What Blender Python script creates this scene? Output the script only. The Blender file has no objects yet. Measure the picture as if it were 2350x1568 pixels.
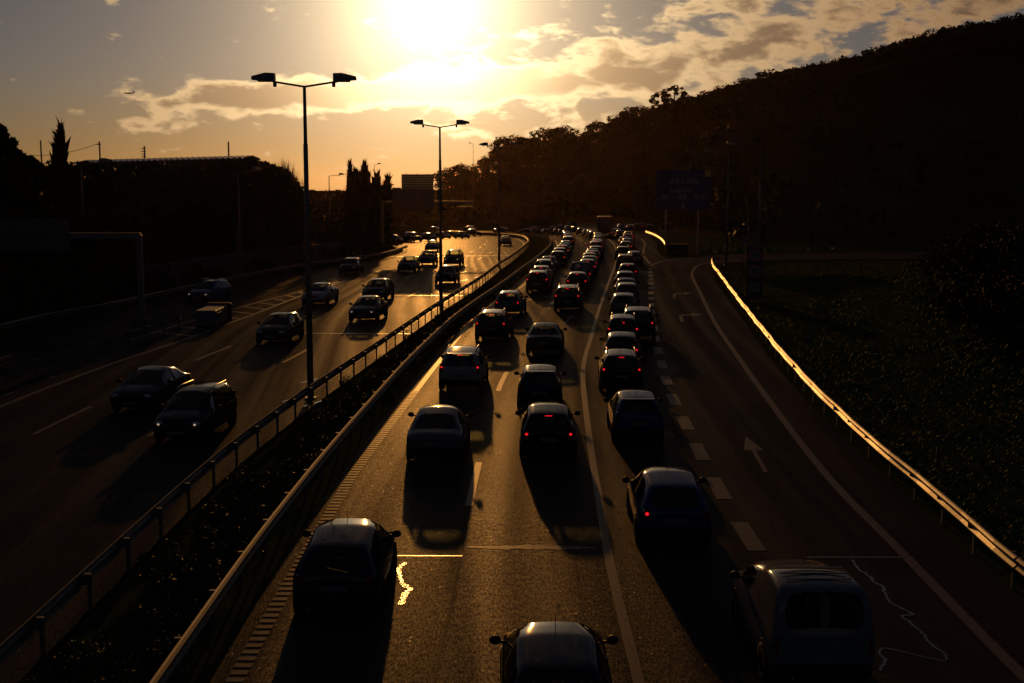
import bpy, bmesh, math, random
import numpy as np
from mathutils import Vector, Matrix

random.seed(7)
rng = np.random.default_rng(11)
R = math.radians
scn = bpy.context.scene

# ------------------------------------------------------------------ camera
cam_d = bpy.data.cameras.new('camera')
cam = bpy.data.objects.new('camera', cam_d)
scn.collection.objects.link(cam)
cam_d.sensor_width = 36.0
cam_d.lens = 36.0 * 2900 / 2350
cam_d.clip_start = 0.1
cam_d.clip_end = 20000
cam.location = (0, 0, 8.4)
cam.rotation_euler = (R(90) - math.atan(371 / 2900), 0, 0)
scn.camera = cam

# ------------------------------------------------------------------ exposure
scn.view_settings.view_transform = 'Standard'
scn.view_settings.look = 'None'
scn.view_settings.gamma = 1.0
scn.view_settings.use_curve_mapping = False
scn.view_settings.exposure = -2.05

# ------------------------------------------------------------------ sun
SUN = Vector((-0.0638, 1.0260, 0.1395)).normalized()
SUN_EL = math.asin(SUN.z)
SUN_AZ = math.atan2(SUN.x, SUN.y)
sun_d = bpy.data.lights.new('sun', 'SUN')
sun_d.energy = 5.0
sun_d.angle = R(0.6)
sun_d.color = (1.0, 0.41, 0.08)
sun = bpy.data.objects.new('sun', sun_d)
scn.collection.objects.link(sun)
sun.rotation_euler = (-SUN).to_track_quat('-Z', 'Y').to_euler()


# ------------------------------------------------------------------ node helpers
class NT:
    def __init__(self, tree):
        self.t = tree

    def n(self, kind, **kw):
        nd = self.t.nodes.new(kind)
        for k, v in kw.items():
            setattr(nd, k, v)
        return nd

    def lk(self, a, b):
        self.t.links.new(a, b)

    def put(self, sock, v):
        if isinstance(v, bpy.types.NodeSocket):
            self.lk(v, sock)
        else:
            sock.default_value = v

    def m(self, op, a, b=0.0, c=None, clamp=False):
        nd = self.n('ShaderNodeMath', operation=op)
        nd.use_clamp = clamp
        self.put(nd.inputs[0], a)
        self.put(nd.inputs[1], b)
        if c is not None:
            self.put(nd.inputs[2], c)
        return nd.outputs[0]

    def mix(self, f, a, b, mode='MIX'):
        nd = self.n('ShaderNodeMix', data_type='RGBA', blend_type=mode)
        nd.clamp_factor = True
        self.put(nd.inputs[0], f)
        for s, v in ((nd.inputs[6], a), (nd.inputs[7], b)):
            if isinstance(v, bpy.types.NodeSocket):
                self.lk(v, s)
            else:
                s.default_value = (*v, 1) if len(v) == 3 else v
        return nd.outputs[2]

    def noise(self, vec, scale, detail=4.0, rough=0.55, dist=0.0):
        nd = self.n('ShaderNodeTexNoise')
        if vec is not None:
            self.lk(vec, nd.inputs['Vector'])
        nd.inputs['Scale'].default_value = scale
        nd.inputs['Detail'].default_value = detail
        nd.inputs['Roughness'].default_value = rough
        nd.inputs['Distortion'].default_value = dist
        return nd.outputs[0]

    def ss(self, v, a, b, lo=0.0, hi=1.0):
        nd = self.n('ShaderNodeMapRange', interpolation_type='SMOOTHSTEP')
        self.put(nd.inputs[0], v)
        for i, q in zip((1, 2, 3, 4), (a, b, lo, hi)):
            nd.inputs[i].default_value = q
        return nd.outputs[0]

    def lin(self, v, a, b, lo=0.0, hi=1.0):
        nd = self.n('ShaderNodeMapRange')
        self.put(nd.inputs[0], v)
        for i, q in zip((1, 2, 3, 4), (a, b, lo, hi)):
            nd.inputs[i].default_value = q
        return nd.outputs[0]

    def vec(self, x, y, z):
        nd = self.n('ShaderNodeCombineXYZ')
        for s, v in zip(nd.inputs, (x, y, z)):
            self.put(s, v)
        return nd.outputs[0]

    def bump(self, h, strength, dist):
        nd = self.n('ShaderNodeBump')
        nd.inputs['Strength'].default_value = strength
        nd.inputs['Distance'].default_value = dist
        self.lk(h, nd.inputs['Height'])
        return nd.outputs[0]


# ------------------------------------------------------------------ sky
world = bpy.data.worlds.new('World')
scn.world = world
world.use_nodes = True
wt = NT(world.node_tree)
world.node_tree.nodes.clear()
sky = wt.n('ShaderNodeTexSky', sky_type='NISHITA')
sky.sun_disc = False
sky.sun_elevation = SUN_EL
sky.sun_rotation = SUN_AZ
sky.altitude = 60
sky.air_density = 0.85
sky.dust_density = 0.35
sky.ozone_density = 1.0
tc = wt.n('ShaderNodeTexCoord')
D = tc.outputs['Generated']
sep = wt.n('ShaderNodeSeparateXYZ')
wt.lk(D, sep.inputs[0])
dx, dy, dz = sep.outputs
hor = wt.m('SQRT', wt.m('ADD', wt.m('MULTIPLY', dx, dx), wt.m('MULTIPLY', dy, dy)))
hor = wt.m('MAXIMUM', hor, 0.02)
AZ = wt.m('ARCTAN2', dx, dy)                   # compass bearing from +Y, radians
EL = wt.m('DIVIDE', dz, hor)                   # tangent of the elevation
# angle from the sun
dotn = wt.n('ShaderNodeVectorMath', operation='DOT_PRODUCT')
wt.lk(D, dotn.inputs[0])
dotn.inputs[1].default_value = SUN
ang = wt.m('ARCCOSINE', wt.m('MINIMUM', dotn.outputs['Value'], 0.99999))

# cloud field: a bank of cumulus drawn out along the sky, in bearing / elevation
cv = wt.vec(wt.m('MULTIPLY', AZ, 1.0), wt.m('MULTIPLY', EL, 2.3), 0.37)
big = wt.noise(cv, 11.0, 3.0, 0.5, 0.3)
fine = wt.noise(cv, 34.0, 9.0, 0.64, 0.35)


def px2ae(px, py):
    return math.atan((px - 1175) / 2900), (413 - py) / 2900


def blob(px, py, rx, ry, tilt=0.0, p=1.0):
    a, e = px2ae(px, py)
    u = wt.m('SUBTRACT', AZ, a)
    v = wt.m('SUBTRACT', EL, e)
    v = wt.m('SUBTRACT', v, wt.m('MULTIPLY', u, tilt))
    q = wt.m('ADD', wt.m('POWER', wt.m('ABSOLUTE', wt.m('DIVIDE', u, rx / 2900)), 2.0),
             wt.m('POWER', wt.m('ABSOLUTE', wt.m('DIVIDE', v, ry / 2900)), 2.0))
    return wt.m('MULTIPLY', wt.m('EXPONENT', wt.m('MULTIPLY', q, -1.0)), p)


def add(*xs):
    r = xs[0]
    for x in xs[1:]:
        r = wt.m('ADD', r, x)
    return r


cover = add(blob(650, 226, 330, 44, 0.06, 1.0), blob(1060, 200, 330, 40, 0.05, 0.75),
            blob(340, 290, 120, 34, 0.1, 0.5), blob(1020, 105, 190, 60, 0.0, 0.45),
            blob(1560, 185, 400, 120, 0.25, 0.56), blob(1900, 70, 420, 95, 0.15, 0.56),
            blob(1270, 165, 190, 75, 0.1, 0.5), blob(2290, 10, 200, 50, 0.0, 0.6),
            blob(190, 270, 40, 14, 0.0, 0.5), blob(800, 290, 60, 12, 0.0, 0.4), blob(590, 345, 60, 12, 0.0, 0.4), blob(770, 115, 50, 16, 0.1, 0.4),
            blob(600, 240, 230, 24, 0.03, 0.55), blob(960, 222, 150, 16, 0.02, 0.35), blob(1440, 182, 62, 20, 0.0, 0.5), blob(1650, 25, 95, 28, 0.0, 0.5),
            blob(1915, 32, 60, 30, 0.0, 0.5), blob(1330, 112, 75, 20, 0.1, 0.45), blob(1490, 22, 80, 22, 0.1, 0.35), blob(340, 300, 40, 12, 0.0, 0.4))
# the bank goes on past the frame, up and to both sides
rest = wt.m('MULTIPLY', wt.ss(EL, 0.14, 0.22), 0.16)
cover = wt.m('ADD', cover, rest)
midn = wt.noise(cv, 23.0, 5.0, 0.55, 0.4)
dens = wt.m('ADD', wt.m('MULTIPLY', cover, 0.56),
            add(wt.m('MULTIPLY', wt.m('SUBTRACT', big, 0.5), 0.5), wt.m('MULTIPLY', wt.m('SUBTRACT', midn, 0.5), 1.25),
                wt.m('MULTIPLY', wt.m('SUBTRACT', fine, 0.5), 1.05)))
alpha = wt.ss(dens, 0.20, 0.46)
thick = wt.ss(dens, 0.38, 0.76)
glow1 = wt.m('EXPONENT', wt.m('MULTIPLY', ang, -1 / 0.045))
glow2 = wt.m('EXPONENT', wt.m('MULTIPLY', ang, -1 / 0.16))
glow3 = wt.m('EXPONENT', wt.m('MULTIPLY', ang, -1 / 0.55))
lum = add(wt.m('MULTIPLY', glow1, 3.6), wt.m('MULTIPLY', glow2, 1.15), wt.m('MULTIPLY', glow3, 0.55), 0.012)
thin_c = wt.mix(wt.ss(ang, 0.03, 0.42), (1.0, 0.71, 0.36), (0.90, 0.52, 0.24))
thick_c = wt.mix(wt.ss(ang, 0.03, 0.42), (0.40, 0.235, 0.105), (0.26, 0.155, 0.095))
thick = wt.m('MULTIPLY', thick, wt.ss(ang, 0.03, 0.16, 0.2, 1.0))
ccol = wt.mix(thick, thin_c, thick_c)
sc = wt.n('ShaderNodeVectorMath', operation='SCALE')
wt.lk(ccol, sc.inputs[0])
wt.lk(wt.m('MULTIPLY', lum, 4.4), sc.inputs['Scale'])
# clear sky: Nishita plus the aureole of the sun in hazy air
sk = wt.n('ShaderNodeVectorMath', operation='SCALE')
wt.lk(wt.mix(1.0, sky.outputs[0], wt.mix(wt.ss(EL, 0.0, 0.09), (0.84, 0.66, 0.52), (0.90, 0.85, 1.06)), 'MULTIPLY'), sk.inputs[0])
sk.inputs['Scale'].default_value = 0.05
au = wt.n('ShaderNodeVectorMath', operation='SCALE')
au.inputs[0].default_value = (1.0, 0.75, 0.41)
wt.lk(add(wt.m('MULTIPLY', wt.m('EXPONENT', wt.m('MULTIPLY', ang, -1 / 0.037)), 14.0), wt.m('MULTIPLY', wt.m('EXPONENT', wt.m('MULTIPLY', ang, -1 / 0.065)), 4.2), wt.m('MULTIPLY', wt.m('EXPONENT', wt.m('MULTIPLY', ang, -1 / 0.15)), 0.6)), au.inputs['Scale'])
clear = wt.n('ShaderNodeVectorMath', operation='ADD')
wt.lk(sk.outputs[0], clear.inputs[0])
wt.lk(au.outputs[0], clear.inputs[1])
veil = wt.n('ShaderNodeVectorMath', operation='SCALE')
wt.lk(au.outputs[0], veil.inputs[0])
veil.inputs['Scale'].default_value = 0.75
cl2 = wt.n('ShaderNodeVectorMath', operation='ADD')
wt.lk(sc.outputs[0], cl2.inputs[0])
wt.lk(veil.outputs[0], cl2.inputs[1])
final = wt.mix(wt.m('MULTIPLY', alpha, 0.93), clear.outputs[0], cl2.outputs[0])
# thin contrail
final = wt.mix(wt.m('MULTIPLY', blob(40, 11, 150, 2.4, -0.03, 0.5), wt.ss(fine, 0.3, 0.6)), final, (1.15, 1.0, 0.95))
bg = wt.n('ShaderNodeBackground')
wt.lk(final, bg.inputs[0])
bg.inputs[1].default_value = 1.0
wo = wt.n('ShaderNodeOutputWorld')
wt.lk(bg.outputs[0], wo.inputs[0])


# ------------------------------------------------------------------ object helpers
def link(o):
    scn.collection.objects.link(o)
    return o


def tag(o, label=None, cat=None, group=None, kind=None):
    if label:
        o['label'] = label
    if cat:
        o['category'] = cat
    if group:
        o['group'] = group
    if kind:
        o['kind'] = kind
    return o


def empty(name, loc, rz=0.0):
    o = bpy.data.objects.new(name, None)
    o.empty_display_size = 0.3
    o.location = loc
    o.rotation_euler = (0, 0, rz)
    return link(o)


def mobj(name, me, parent=None, loc=None, rot=None, color=None):
    o = bpy.data.objects.new(name, me)
    if parent is not None:
        o.parent = parent
    if loc is not None:
        o.location = loc
    if rot is not None:
        o.rotation_euler = rot
    if color is not None:
        o.color = (*color, 1)
    return link(o)


class MB:
    def __init__(self):
        self.v, self.f, self.mi = [], [], []

    def add(self, vs, fs, mi=0):
        b = len(self.v)
        self.v += [tuple(p) for p in vs]
        self.f += [tuple(i + b for i in q) for q in fs]
        self.mi += [mi] * len(fs)
        return self

    def box(self, c, s, mi=0, M=None, ch=0.0):
        x, y, z = s[0] / 2, s[1] / 2, s[2] / 2
        if ch <= 0:
            vs = [(-x, -y, -z), (x, -y, -z), (x, y, -z), (-x, y, -z), (-x, -y, z), (x, -y, z), (x, y, z), (-x, y, z)]
            fs = [(3, 2, 1, 0), (4, 5, 6, 7), (0, 1, 5, 4), (1, 2, 6, 5), (2, 3, 7, 6), (3, 0, 4, 7)]
        else:
            h = min(ch, x * .9, y * .9, z * .9)
            vs, fs = [], []
            for zz, k in ((-z, 1), (-z + h, 0), (z - h, 0), (z, 1)):
                xx, yy = x - h * k, y - h * k
                for (a, b) in ((-xx + h, -yy), (xx - h, -yy), (xx, -yy + h), (xx, yy - h), (xx - h, yy), (-xx + h, yy), (-xx, yy - h), (-xx, -yy + h)):
                    vs.append((a, b, zz))
            for k in range(3):
                for j in range(8):
                    a, b = k * 8 + j, k * 8 + (j + 1) % 8
                    fs.append((a, b, b + 8, a + 8))
            fs.append(tuple(range(7, -1, -1)))
            fs.append(tuple(range(24, 32)))
        vs = [Vector(p) for p in vs]
        if M is not None:
            vs = [M @ p for p in vs]
        return self.add([p + Vector(c) for p in vs], fs, mi)

    def tube(self, pts, rad, n=8, mi=0, cap=True):
        pts = [Vector(p) for p in pts]
        rs = rad if isinstance(rad, (list, tuple)) else [rad] * len(pts)
        vs, fs = [], []
        for i, p in enumerate(pts):
            d = (pts[min(i + 1, len(pts) - 1)] - pts[max(i - 1, 0)]).normalized()
            a = d.cross(Vector((0, 0, 1)))
            if a.length < 1e-3:
                a = Vector((1, 0, 0))
            a.normalize()
            b = a.cross(d)
            for k in range(n):
                t = 2 * math.pi * k / n
                vs.append(p + rs[i] * (a * math.cos(t) + b * math.sin(t)))
        for i in range(len(pts) - 1):
            for k in range(n):
                q = i * n + k
                r = i * n + (k + 1) % n
                fs.append((q, r, r + n, q + n))
        if cap:
            fs.append(tuple(range(n - 1, -1, -1)))
            fs.append(tuple(range((len(pts) - 1) * n, len(pts) * n)))
        return self.add(vs, fs, mi)

    def lathe_x(self, prof, c=(0, 0, 0), n=20, mi=0):
        """revolve (x, r) about the x axis"""
        vs, fs = [], []
        for (x, r) in prof:
            for k in range(n):
                t = 2 * math.pi * k / n
                vs.append((c[0] + x, c[1] + r * math.cos(t), c[2] + r * math.sin(t)))
        for i in range(len(prof) - 1):
            for k in range(n):
                q, r = i * n + k, i * n + (k + 1) % n
                fs.append((q, r, r + n, q + n))
        fs.append(tuple(range(n)))
        fs.append(tuple(range(len(prof) * n - 1, (len(prof) - 1) * n - 1, -1)))
        return self.add(vs, fs, mi)

    def ellipsoid(self, c, s, n=10, m=6, mi=0, M=None):
        vs, fs = [], []
        for i in range(m + 1):
            ph = math.pi * i / m
            for k in range(n):
                t = 2 * math.pi * k / n
                p = Vector((s[0] * math.sin(ph) * math.cos(t), s[1] * math.sin(ph) * math.sin(t), s[2] * math.cos(ph)))
                if M is not None:
                    p = M @ p
                vs.append(p + Vector(c))
        for i in range(m):
            for k in range(n):
                q, r = i * n + k, i * n + (k + 1) % n
                fs.append((q, q + n, r + n, r))
        return self.add(vs, fs, mi)

    def mesh(self, name, mats, smooth=False):
        me = bpy.data.meshes.new(name)
        me.from_pydata(self.v, [], self.f)
        for m in (mats if isinstance(mats, (list, tuple)) else [mats]):
            me.materials.append(m)
        me.polygons.foreach_set('material_index', self.mi)
        if smooth:
            me.polygons.foreach_set('use_smooth', [True] * len(self.f))
        me.update()
        return me


def tri_mesh(name, V, mat):
    """V: (n,3,3) triangles"""
    n = len(V)
    me = bpy.data.meshes.new(name)
    me.vertices.add(n * 3)
    me.vertices.foreach_set('co', np.ascontiguousarray(V, dtype=np.float32).ravel())
    me.loops.add(n * 3)
    me.loops.foreach_set('vertex_index', np.arange(n * 3, dtype=np.int32))
    me.polygons.add(n)
    me.polygons.foreach_set('loop_start', np.arange(0, n * 3, 3, dtype=np.int32))
    me.polygons.foreach_set('loop_total', np.full(n, 3, dtype=np.int32))
    me.materials.append(mat)
    me.update()
    me.validate()
    return me


# ------------------------------------------------------------------ materials
MATS = {}


def mat(name, color=(0.5, 0.5, 0.5), rough=0.5, metal=0.0, spec=0.5, fn=None, coat=0.0, emit=None, es=0.0):
    m = bpy.data.materials.new(name)
    m.use_nodes = True
    t = NT(m.node_tree)
    b = m.node_tree.nodes['Principled BSDF']
    b.inputs['Base Color'].default_value = (*color, 1)
    b.inputs['Roughness'].default_value = rough
    b.inputs['Metallic'].default_value = metal
    b.inputs['Specular IOR Level'].default_value = spec
    b.inputs['Coat Weight'].default_value = coat
    b.inputs['Coat Roughness'].default_value = 0.03 if name != 'car_paint' else 0.085
    if emit:
        b.inputs['Emission Color'].default_value = (*emit, 1)
        b.inputs['Emission Strength'].default_value = es
    if fn:
        fn(t, b)
    MATS[name] = m
    return m


def objco(t):
    return t.n('ShaderNodeTexCoord').outputs['Object']


def f_asphalt(t, b):
    co = objco(t)
    uv = t.n('ShaderNodeTexCoord').outputs['UV']
    s = t.n('ShaderNodeSeparateXYZ')
    t.lk(uv, s.inputs[0])
    u, v = s.outputs[0], s.outputs[1]
    patch = t.noise(co, 0.18, 4, 0.6)
    agg = t.noise(co, 46.0, 3, 0.7)
    streak = t.noise(t.vec(t.m('MULTIPLY', u, 1.5), t.m('MULTIPLY', v, 0.025), 0.0), 1.0, 4, 0.6)
    c = t.mix(t.ss(patch, 0.3, 0.7), (0.030, 0.029, 0.029), (0.046, 0.043, 0.040))
    c = t.mix(t.ss(streak, 0.45, 0.75), c, (0.026, 0.025, 0.025))
    c = t.mix(t.ss(agg, 0.62, 0.78), c, (0.10, 0.095, 0.09))
    t.lk(c, b.inputs['Base Color'])
    grain = t.noise(co, 34.0, 4, 0.75)
    tr = t.m('ADD', t.m('MULTIPLY', streak, 0.26), t.m('MULTIPLY', patch, 0.10))
    tr = t.m('ADD', tr, t.m('MULTIPLY', t.ss(grain, 0.3, 0.7), 0.16))
    t.lk(t.m('ADD', tr, 0.14), b.inputs['Roughness'])
    vor = t.n('ShaderNodeTexVoronoi')
    t.lk(co, vor.inputs['Vector'])
    vor.inputs['Scale'].default_value = 62.0
    h = add_(t, t.m('MULTIPLY', vor.outputs['Distance'], 0.7), t.m('MULTIPLY', grain, 1.2), t.m('MULTIPLY', agg, 0.5))
    nrm = t.bump(h, 0.7, 0.006)
    t.lk(nrm, b.inputs['Normal'])
    # open-textured surface: most of it is matt stone, a fraction carries polished binder
    df = t.n('ShaderNodeBsdfDiffuse')
    t.lk(c, df.inputs['Color'])
    t.lk(nrm, df.inputs['Normal'])
    mx = t.n('ShaderNodeMixShader')
    # scattered polished stones that catch the sun
    vs_ = t.n('ShaderNodeTexVoronoi')
    t.lk(co, vs_.inputs['Vector'])
    vs_.inputs['Scale'].default_value = 8.0
    sepc = t.n('ShaderNodeSeparateColor')
    t.lk(vs_.outputs['Color'], sepc.inputs[0])
    spot = t.m('MULTIPLY', t.m('GREATER_THAN', sepc.outputs[0], 0.965), t.m('LESS_THAN', vs_.outputs['Distance'], 0.20))
    clump = t.noise(co, 5.0, 5, 0.7)
    sx = t.n('ShaderNodeSeparateXYZ')
    t.lk(co, sx.inputs[0])
    chips = t.noise(t.vec(sx.outputs[0], t.m('MULTIPLY', sx.outputs[1], 0.25), 0.0), 26.0, 3, 0.7)
    wob = t.noise(t.vec(t.m('MULTIPLY', u, 0.3), t.m('MULTIPLY', v, 0.03), 2.0), 1.0, 3, 0.5)
    track = t.m('COSINE', t.m('ADD', t.m('MULTIPLY', u, 2 * math.pi / 1.72), t.m('MULTIPLY', wob, 5.0)))
    fac = t.m('MULTIPLY', t.lin(chips, 0.33, 0.70, 0.015, 0.27), t.lin(clump, 0.3, 0.7, 0.6, 1.4))
    fac = t.m('MULTIPLY', fac, t.lin(track, -1.0, 1.0, 0.72, 1.28))
    fac = t.m('MULTIPLY', fac, t.lin(streak, 0.32, 0.68, 0.45, 1.6))
    t.lk(t.m('MINIMUM', t.m('ADD', fac, t.m('MULTIPLY', spot, 0.9)), 1.0), mx.inputs[0])
    t.lk(df.outputs[0], mx.inputs[1])
    t.lk(b.outputs[0], mx.inputs[2])
    out = [n for n in t.t.nodes if n.type == 'OUTPUT_MATERIAL'][0]
    t.lk(mx.outputs[0], out.inputs[0])


def add_(t, *xs):
    r = xs[0]
    for x in xs[1:]:
        r = t.m('ADD', r, x)
    return r


mat('asphalt', rough=0.5, spec=0.055, fn=f_asphalt)


def f_paint_line(t, b):
    co = objco(t)
    w = t.noise(co, 9.0, 6, 0.7)
    c = t.mix(t.ss(w, 0.52, 0.66), (0.16, 0.15, 0.137), (0.05, 0.048, 0.045))
    t.lk(c, b.inputs['Base Color'])
    t.lk(t.bump(t.noise(co, 60.0, 3), 0.4, 0.004), b.inputs['Normal'])


mat('line_paint', rough=0.45, spec=0.009, fn=f_paint_line)
mat('tar_seal', (0.02, 0.02, 0.02), 0.17, fn=lambda t, b: t.lk(t.bump(t.noise(objco(t), 14.0, 3), 0.5, 0.02), b.inputs['Normal']))
mat('tar_matt', (0.012, 0.012, 0.012), 0.8, spec=0.15, fn=lambda t, b: t.lk(t.bump(t.noise(objco(t), 30.0, 3), 0.5, 0.01), b.inputs['Normal']))
mat('joint_steel', (0.35, 0.33, 0.30), 0.30, metal=0.9)


def f_ground(t, b):
    co = objco(t)
    n = t.noise(co, 0.35, 6, 0.65)
    g = t.noise(co, 3.0, 5, 0.7)
    c = t.mix(t.ss(n, 0.35, 0.65), (0.034, 0.052, 0.014), (0.046, 0.046, 0.018))
    c = t.mix(t.ss(g, 0.5, 0.8), c, (0.026, 0.038, 0.011))
    t.lk(c, b.inputs['Base Color'])
    t.lk(t.bump(g, 0.5, 0.1), b.inputs['Normal'])


mat('earth', rough=0.95, spec=0.0, fn=f_ground)


def f_leaf(c1, c2):
    def f(t, b):
        n = t.noise(objco(t), 0.9, 4, 0.6)
        t.lk(t.mix(t.ss(n, 0.35, 0.65), c1, c2), b.inputs['Base Color'])
        b.inputs['Transmission Weight'].default_value = 0.0
    return f


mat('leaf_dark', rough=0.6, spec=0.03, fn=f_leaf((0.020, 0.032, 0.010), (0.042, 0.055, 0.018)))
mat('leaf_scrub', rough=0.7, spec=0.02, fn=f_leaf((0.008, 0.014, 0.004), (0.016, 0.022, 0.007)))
mat('leaf_mid', rough=0.55, spec=0.03, fn=f_leaf((0.035, 0.055, 0.016), (0.07, 0.085, 0.026)))
mat('grass', rough=0.6, spec=0.03, fn=f_leaf((0.045, 0.12, 0.016), (0.075, 0.14, 0.024)))
mat('reed', rough=0.6, spec=0.03, fn=f_leaf((0.08, 0.07, 0.03), (0.12, 0.10, 0.05)))
mat('bark', (0.06, 0.045, 0.03), 0.9, spec=0.2, fn=lambda t, b: t.lk(t.bump(t.noise(objco(t), 8.0, 5), 0.8, 0.05), b.inputs['Normal']))


def f_galv(t, b):
    co = objco(t)
    n = t.noise(co, 5.0, 5, 0.6)
    t.lk(t.mix(n, (0.035, 0.035, 0.036), (0.10, 0.096, 0.092)), b.inputs['Base Color'])
    t.lk(t.m('ADD', t.m('MULTIPLY', n, 0.22), 0.34), b.inputs['Roughness'])


mat('galvanised', metal=0.85, fn=f_galv)
mat('rail_dull', (0.10, 0.10, 0.10), 0.6, metal=0.35, spec=0.3, fn=lambda t, b: t.lk(t.mix(t.noise(objco(t), 4.0, 5), (0.06, 0.058, 0.055), (0.14, 0.135, 0.13)), b.inputs['Base Color']))
mat('steel_dark', (0.10, 0.10, 0.105), 0.55, metal=0.3, fn=lambda t, b: t.lk(t.lin(t.noise(objco(t), 6.0, 4), 0, 1, 0.4, 0.65), b.inputs['Roughness']))
mat('sign_back', (0.075, 0.075, 0.085), 0.65, metal=0.2, fn=lambda t, b: t.lk(t.lin(t.noise(objco(t), 2.0, 4), 0, 1, 0.45, 0.7), b.inputs['Roughness']))
mat('sign_blue', (0.012, 0.04, 0.30), 0.45, fn=lambda t, b: t.lk(t.mix(t.noise(objco(t), 1.2, 4), (0.004, 0.012, 0.085), (0.006, 0.016, 0.11)), b.inputs['Base Color']))
mat('sign_white', (0.22, 0.22, 0.215), 0.5, fn=lambda t, b: t.lk(t.lin(t.noise(objco(t), 3.0, 4), 0, 1, 0.4, 0.6), b.inputs['Roughness']))
mat('sign_face', (0.12, 0.12, 0.12), 0.5, fn=lambda t, b: t.lk(t.lin(t.noise(objco(t), 3.0, 4), 0, 1, 0.4, 0.6), b.inputs['Roughness']))
mat('sign_red', (0.45, 0.02, 0.02), 0.45, fn=lambda t, b: t.lk(t.lin(t.noise(objco(t), 3.0, 4), 0, 1, 0.4, 0.6), b.inputs['Roughness']))
mat('sign_yellow', (0.60, 0.34, 0.02), 0.45, fn=lambda t, b: t.lk(t.lin(t.noise(objco(t), 3.0, 4), 0, 1, 0.4, 0.6), b.inputs['Roughness']))
mat('sign_black', (0.02, 0.02, 0.02), 0.5, fn=lambda t, b: t.lk(t.lin(t.noise(objco(t), 3.0, 4), 0, 1, 0.4, 0.6), b.inputs['Roughness']))
mat('lamp_glass', (0.5, 0.5, 0.48), 0.2, fn=lambda t, b: t.lk(t.lin(t.noise(objco(t), 3.0, 3), 0, 1, 0.15, 0.3), b.inputs['Roughness']))
mat('wood_pole', (0.09, 0.065, 0.045), 0.85, fn=lambda t, b: t.lk(t.bump(t.noise(objco(t), 20.0, 4), 0.4, 0.01), b.inputs['Normal']))


def f_concrete(t, b):
    co = objco(t)
    n = t.noise(co, 0.8, 7, 0.65)
    t.lk(t.mix(n, (0.035, 0.033, 0.030), (0.075, 0.07, 0.062)), b.inputs['Base Color'])
    t.lk(t.bump(t.noise(co, 12, 4), 0.3, 0.02), b.inputs['Normal'])


mat('concrete', rough=0.85, fn=f_concrete)
mat('roof_sheet', (0.30, 0.29, 0.28), 0.4, metal=0.4, fn=lambda t, b: t.lk(t.mix(t.noise(objco(t), 1.5, 5), (0.22, 0.21, 0.20), (0.38, 0.36, 0.34)), b.inputs['Base Color']))


# car materials: paint takes its colour from the object
def f_carpaint(t, b):
    oi = t.n('ShaderNodeObjectInfo')
    n = t.noise(objco(t), 2.5, 5, 0.6)
    c = t.mix(t.m('MULTIPLY', t.ss(n, 0.4, 0.8), 0.08), oi.outputs['Color'], (0.05, 0.045, 0.04))
    t.lk(c, b.inputs['Base Color'])
    t.lk(t.m('ADD', t.m('MULTIPLY', n, 0.14), 0.26), b.inputs['Roughness'])


mat('car_paint', rough=0.3, spec=0.0, coat=0.6, fn=f_carpaint)


def f_glass(t, b):
    # thin tinted pane: part see-through, part mirror
    tr = t.n('ShaderNodeBsdfTransparent')
    tr.inputs[0].default_value = (0.68, 0.74, 0.64, 1)
    gl = t.n('ShaderNodeBsdfGlossy')
    gl.inputs['Roughness'].default_value = 0.04
    gl.inputs[0].default_value = (0.9, 0.9, 0.9, 1)
    fr = t.n('ShaderNodeFresnel')
    geo = t.n('ShaderNodeNewGeometry')
    t.lk(t.lin(geo.outputs['Backfacing'], 0.0, 1.0, 1.5, 1 / 1.5), fr.inputs[0])   # a thin pane, the same from both sides
    dirt = t.noise(objco(t), 3.0, 4)
    mx = t.n('ShaderNodeMixShader')
    t.lk(t.m('ADD', fr.outputs[0], t.m('MULTIPLY', dirt, 0.04)), mx.inputs[0])
    t.lk(tr.outputs[0], mx.inputs[1])
    t.lk(gl.outputs[0], mx.inputs[2])
    out = [n for n in t.t.nodes if n.type == 'OUTPUT_MATERIAL'][0]
    t.lk(mx.outputs[0], out.inputs[0])


mat('car_glass', fn=f_glass)
mat('black_plastic', (0.014, 0.014, 0.014), 0.6, spec=0.15, fn=lambda t, b: t.lk(t.lin(t.noise(objco(t), 9.0, 4), 0, 1, 0.45, 0.7), b.inputs['Roughness']))
mat('rubber', (0.016, 0.016, 0.016), 0.85, fn=lambda t, b: t.lk(t.bump(t.noise(objco(t), 60.0, 2), 0.3, 0.004), b.inputs['Normal']))
mat('alloy', (0.35, 0.35, 0.36), 0.35, metal=0.9, fn=lambda t, b: t.lk(t.lin(t.noise(objco(t), 9.0, 4), 0, 1, 0.3, 0.5), b.inputs['Roughness']))
mat('cabin', (0.03, 0.03, 0.032), 0.9, fn=lambda t, b: t.lk(t.mix(t.noise(objco(t), 6.0, 4), (0.025, 0.025, 0.027), (0.045, 0.043, 0.042)), b.inputs['Base Color']))
mat('plate', (0.11, 0.11, 0.105), 0.4, fn=lambda t, b: t.lk(t.lin(t.noise(objco(t), 9.0, 4), 0, 1, 0.35, 0.5), b.inputs['Roughness']))
mat('lens_red', (0.16, 0.006, 0.006), 0.15, coat=0.5, fn=lambda t, b: t.lk(t.lin(t.noise(objco(t), 9.0, 3), 0, 1, 0.1, 0.25), b.inputs['Roughness']))
mat('lens_red_lit', (0.3, 0.01, 0.01), 0.2, emit=(1.0, 0.012, 0.02), es=4.0, fn=lambda t, b: t.lk(t.lin(t.noise(objco(t), 9.0, 3), 0, 1, 0.1, 0.25), b.inputs['Roughness']))
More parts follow.
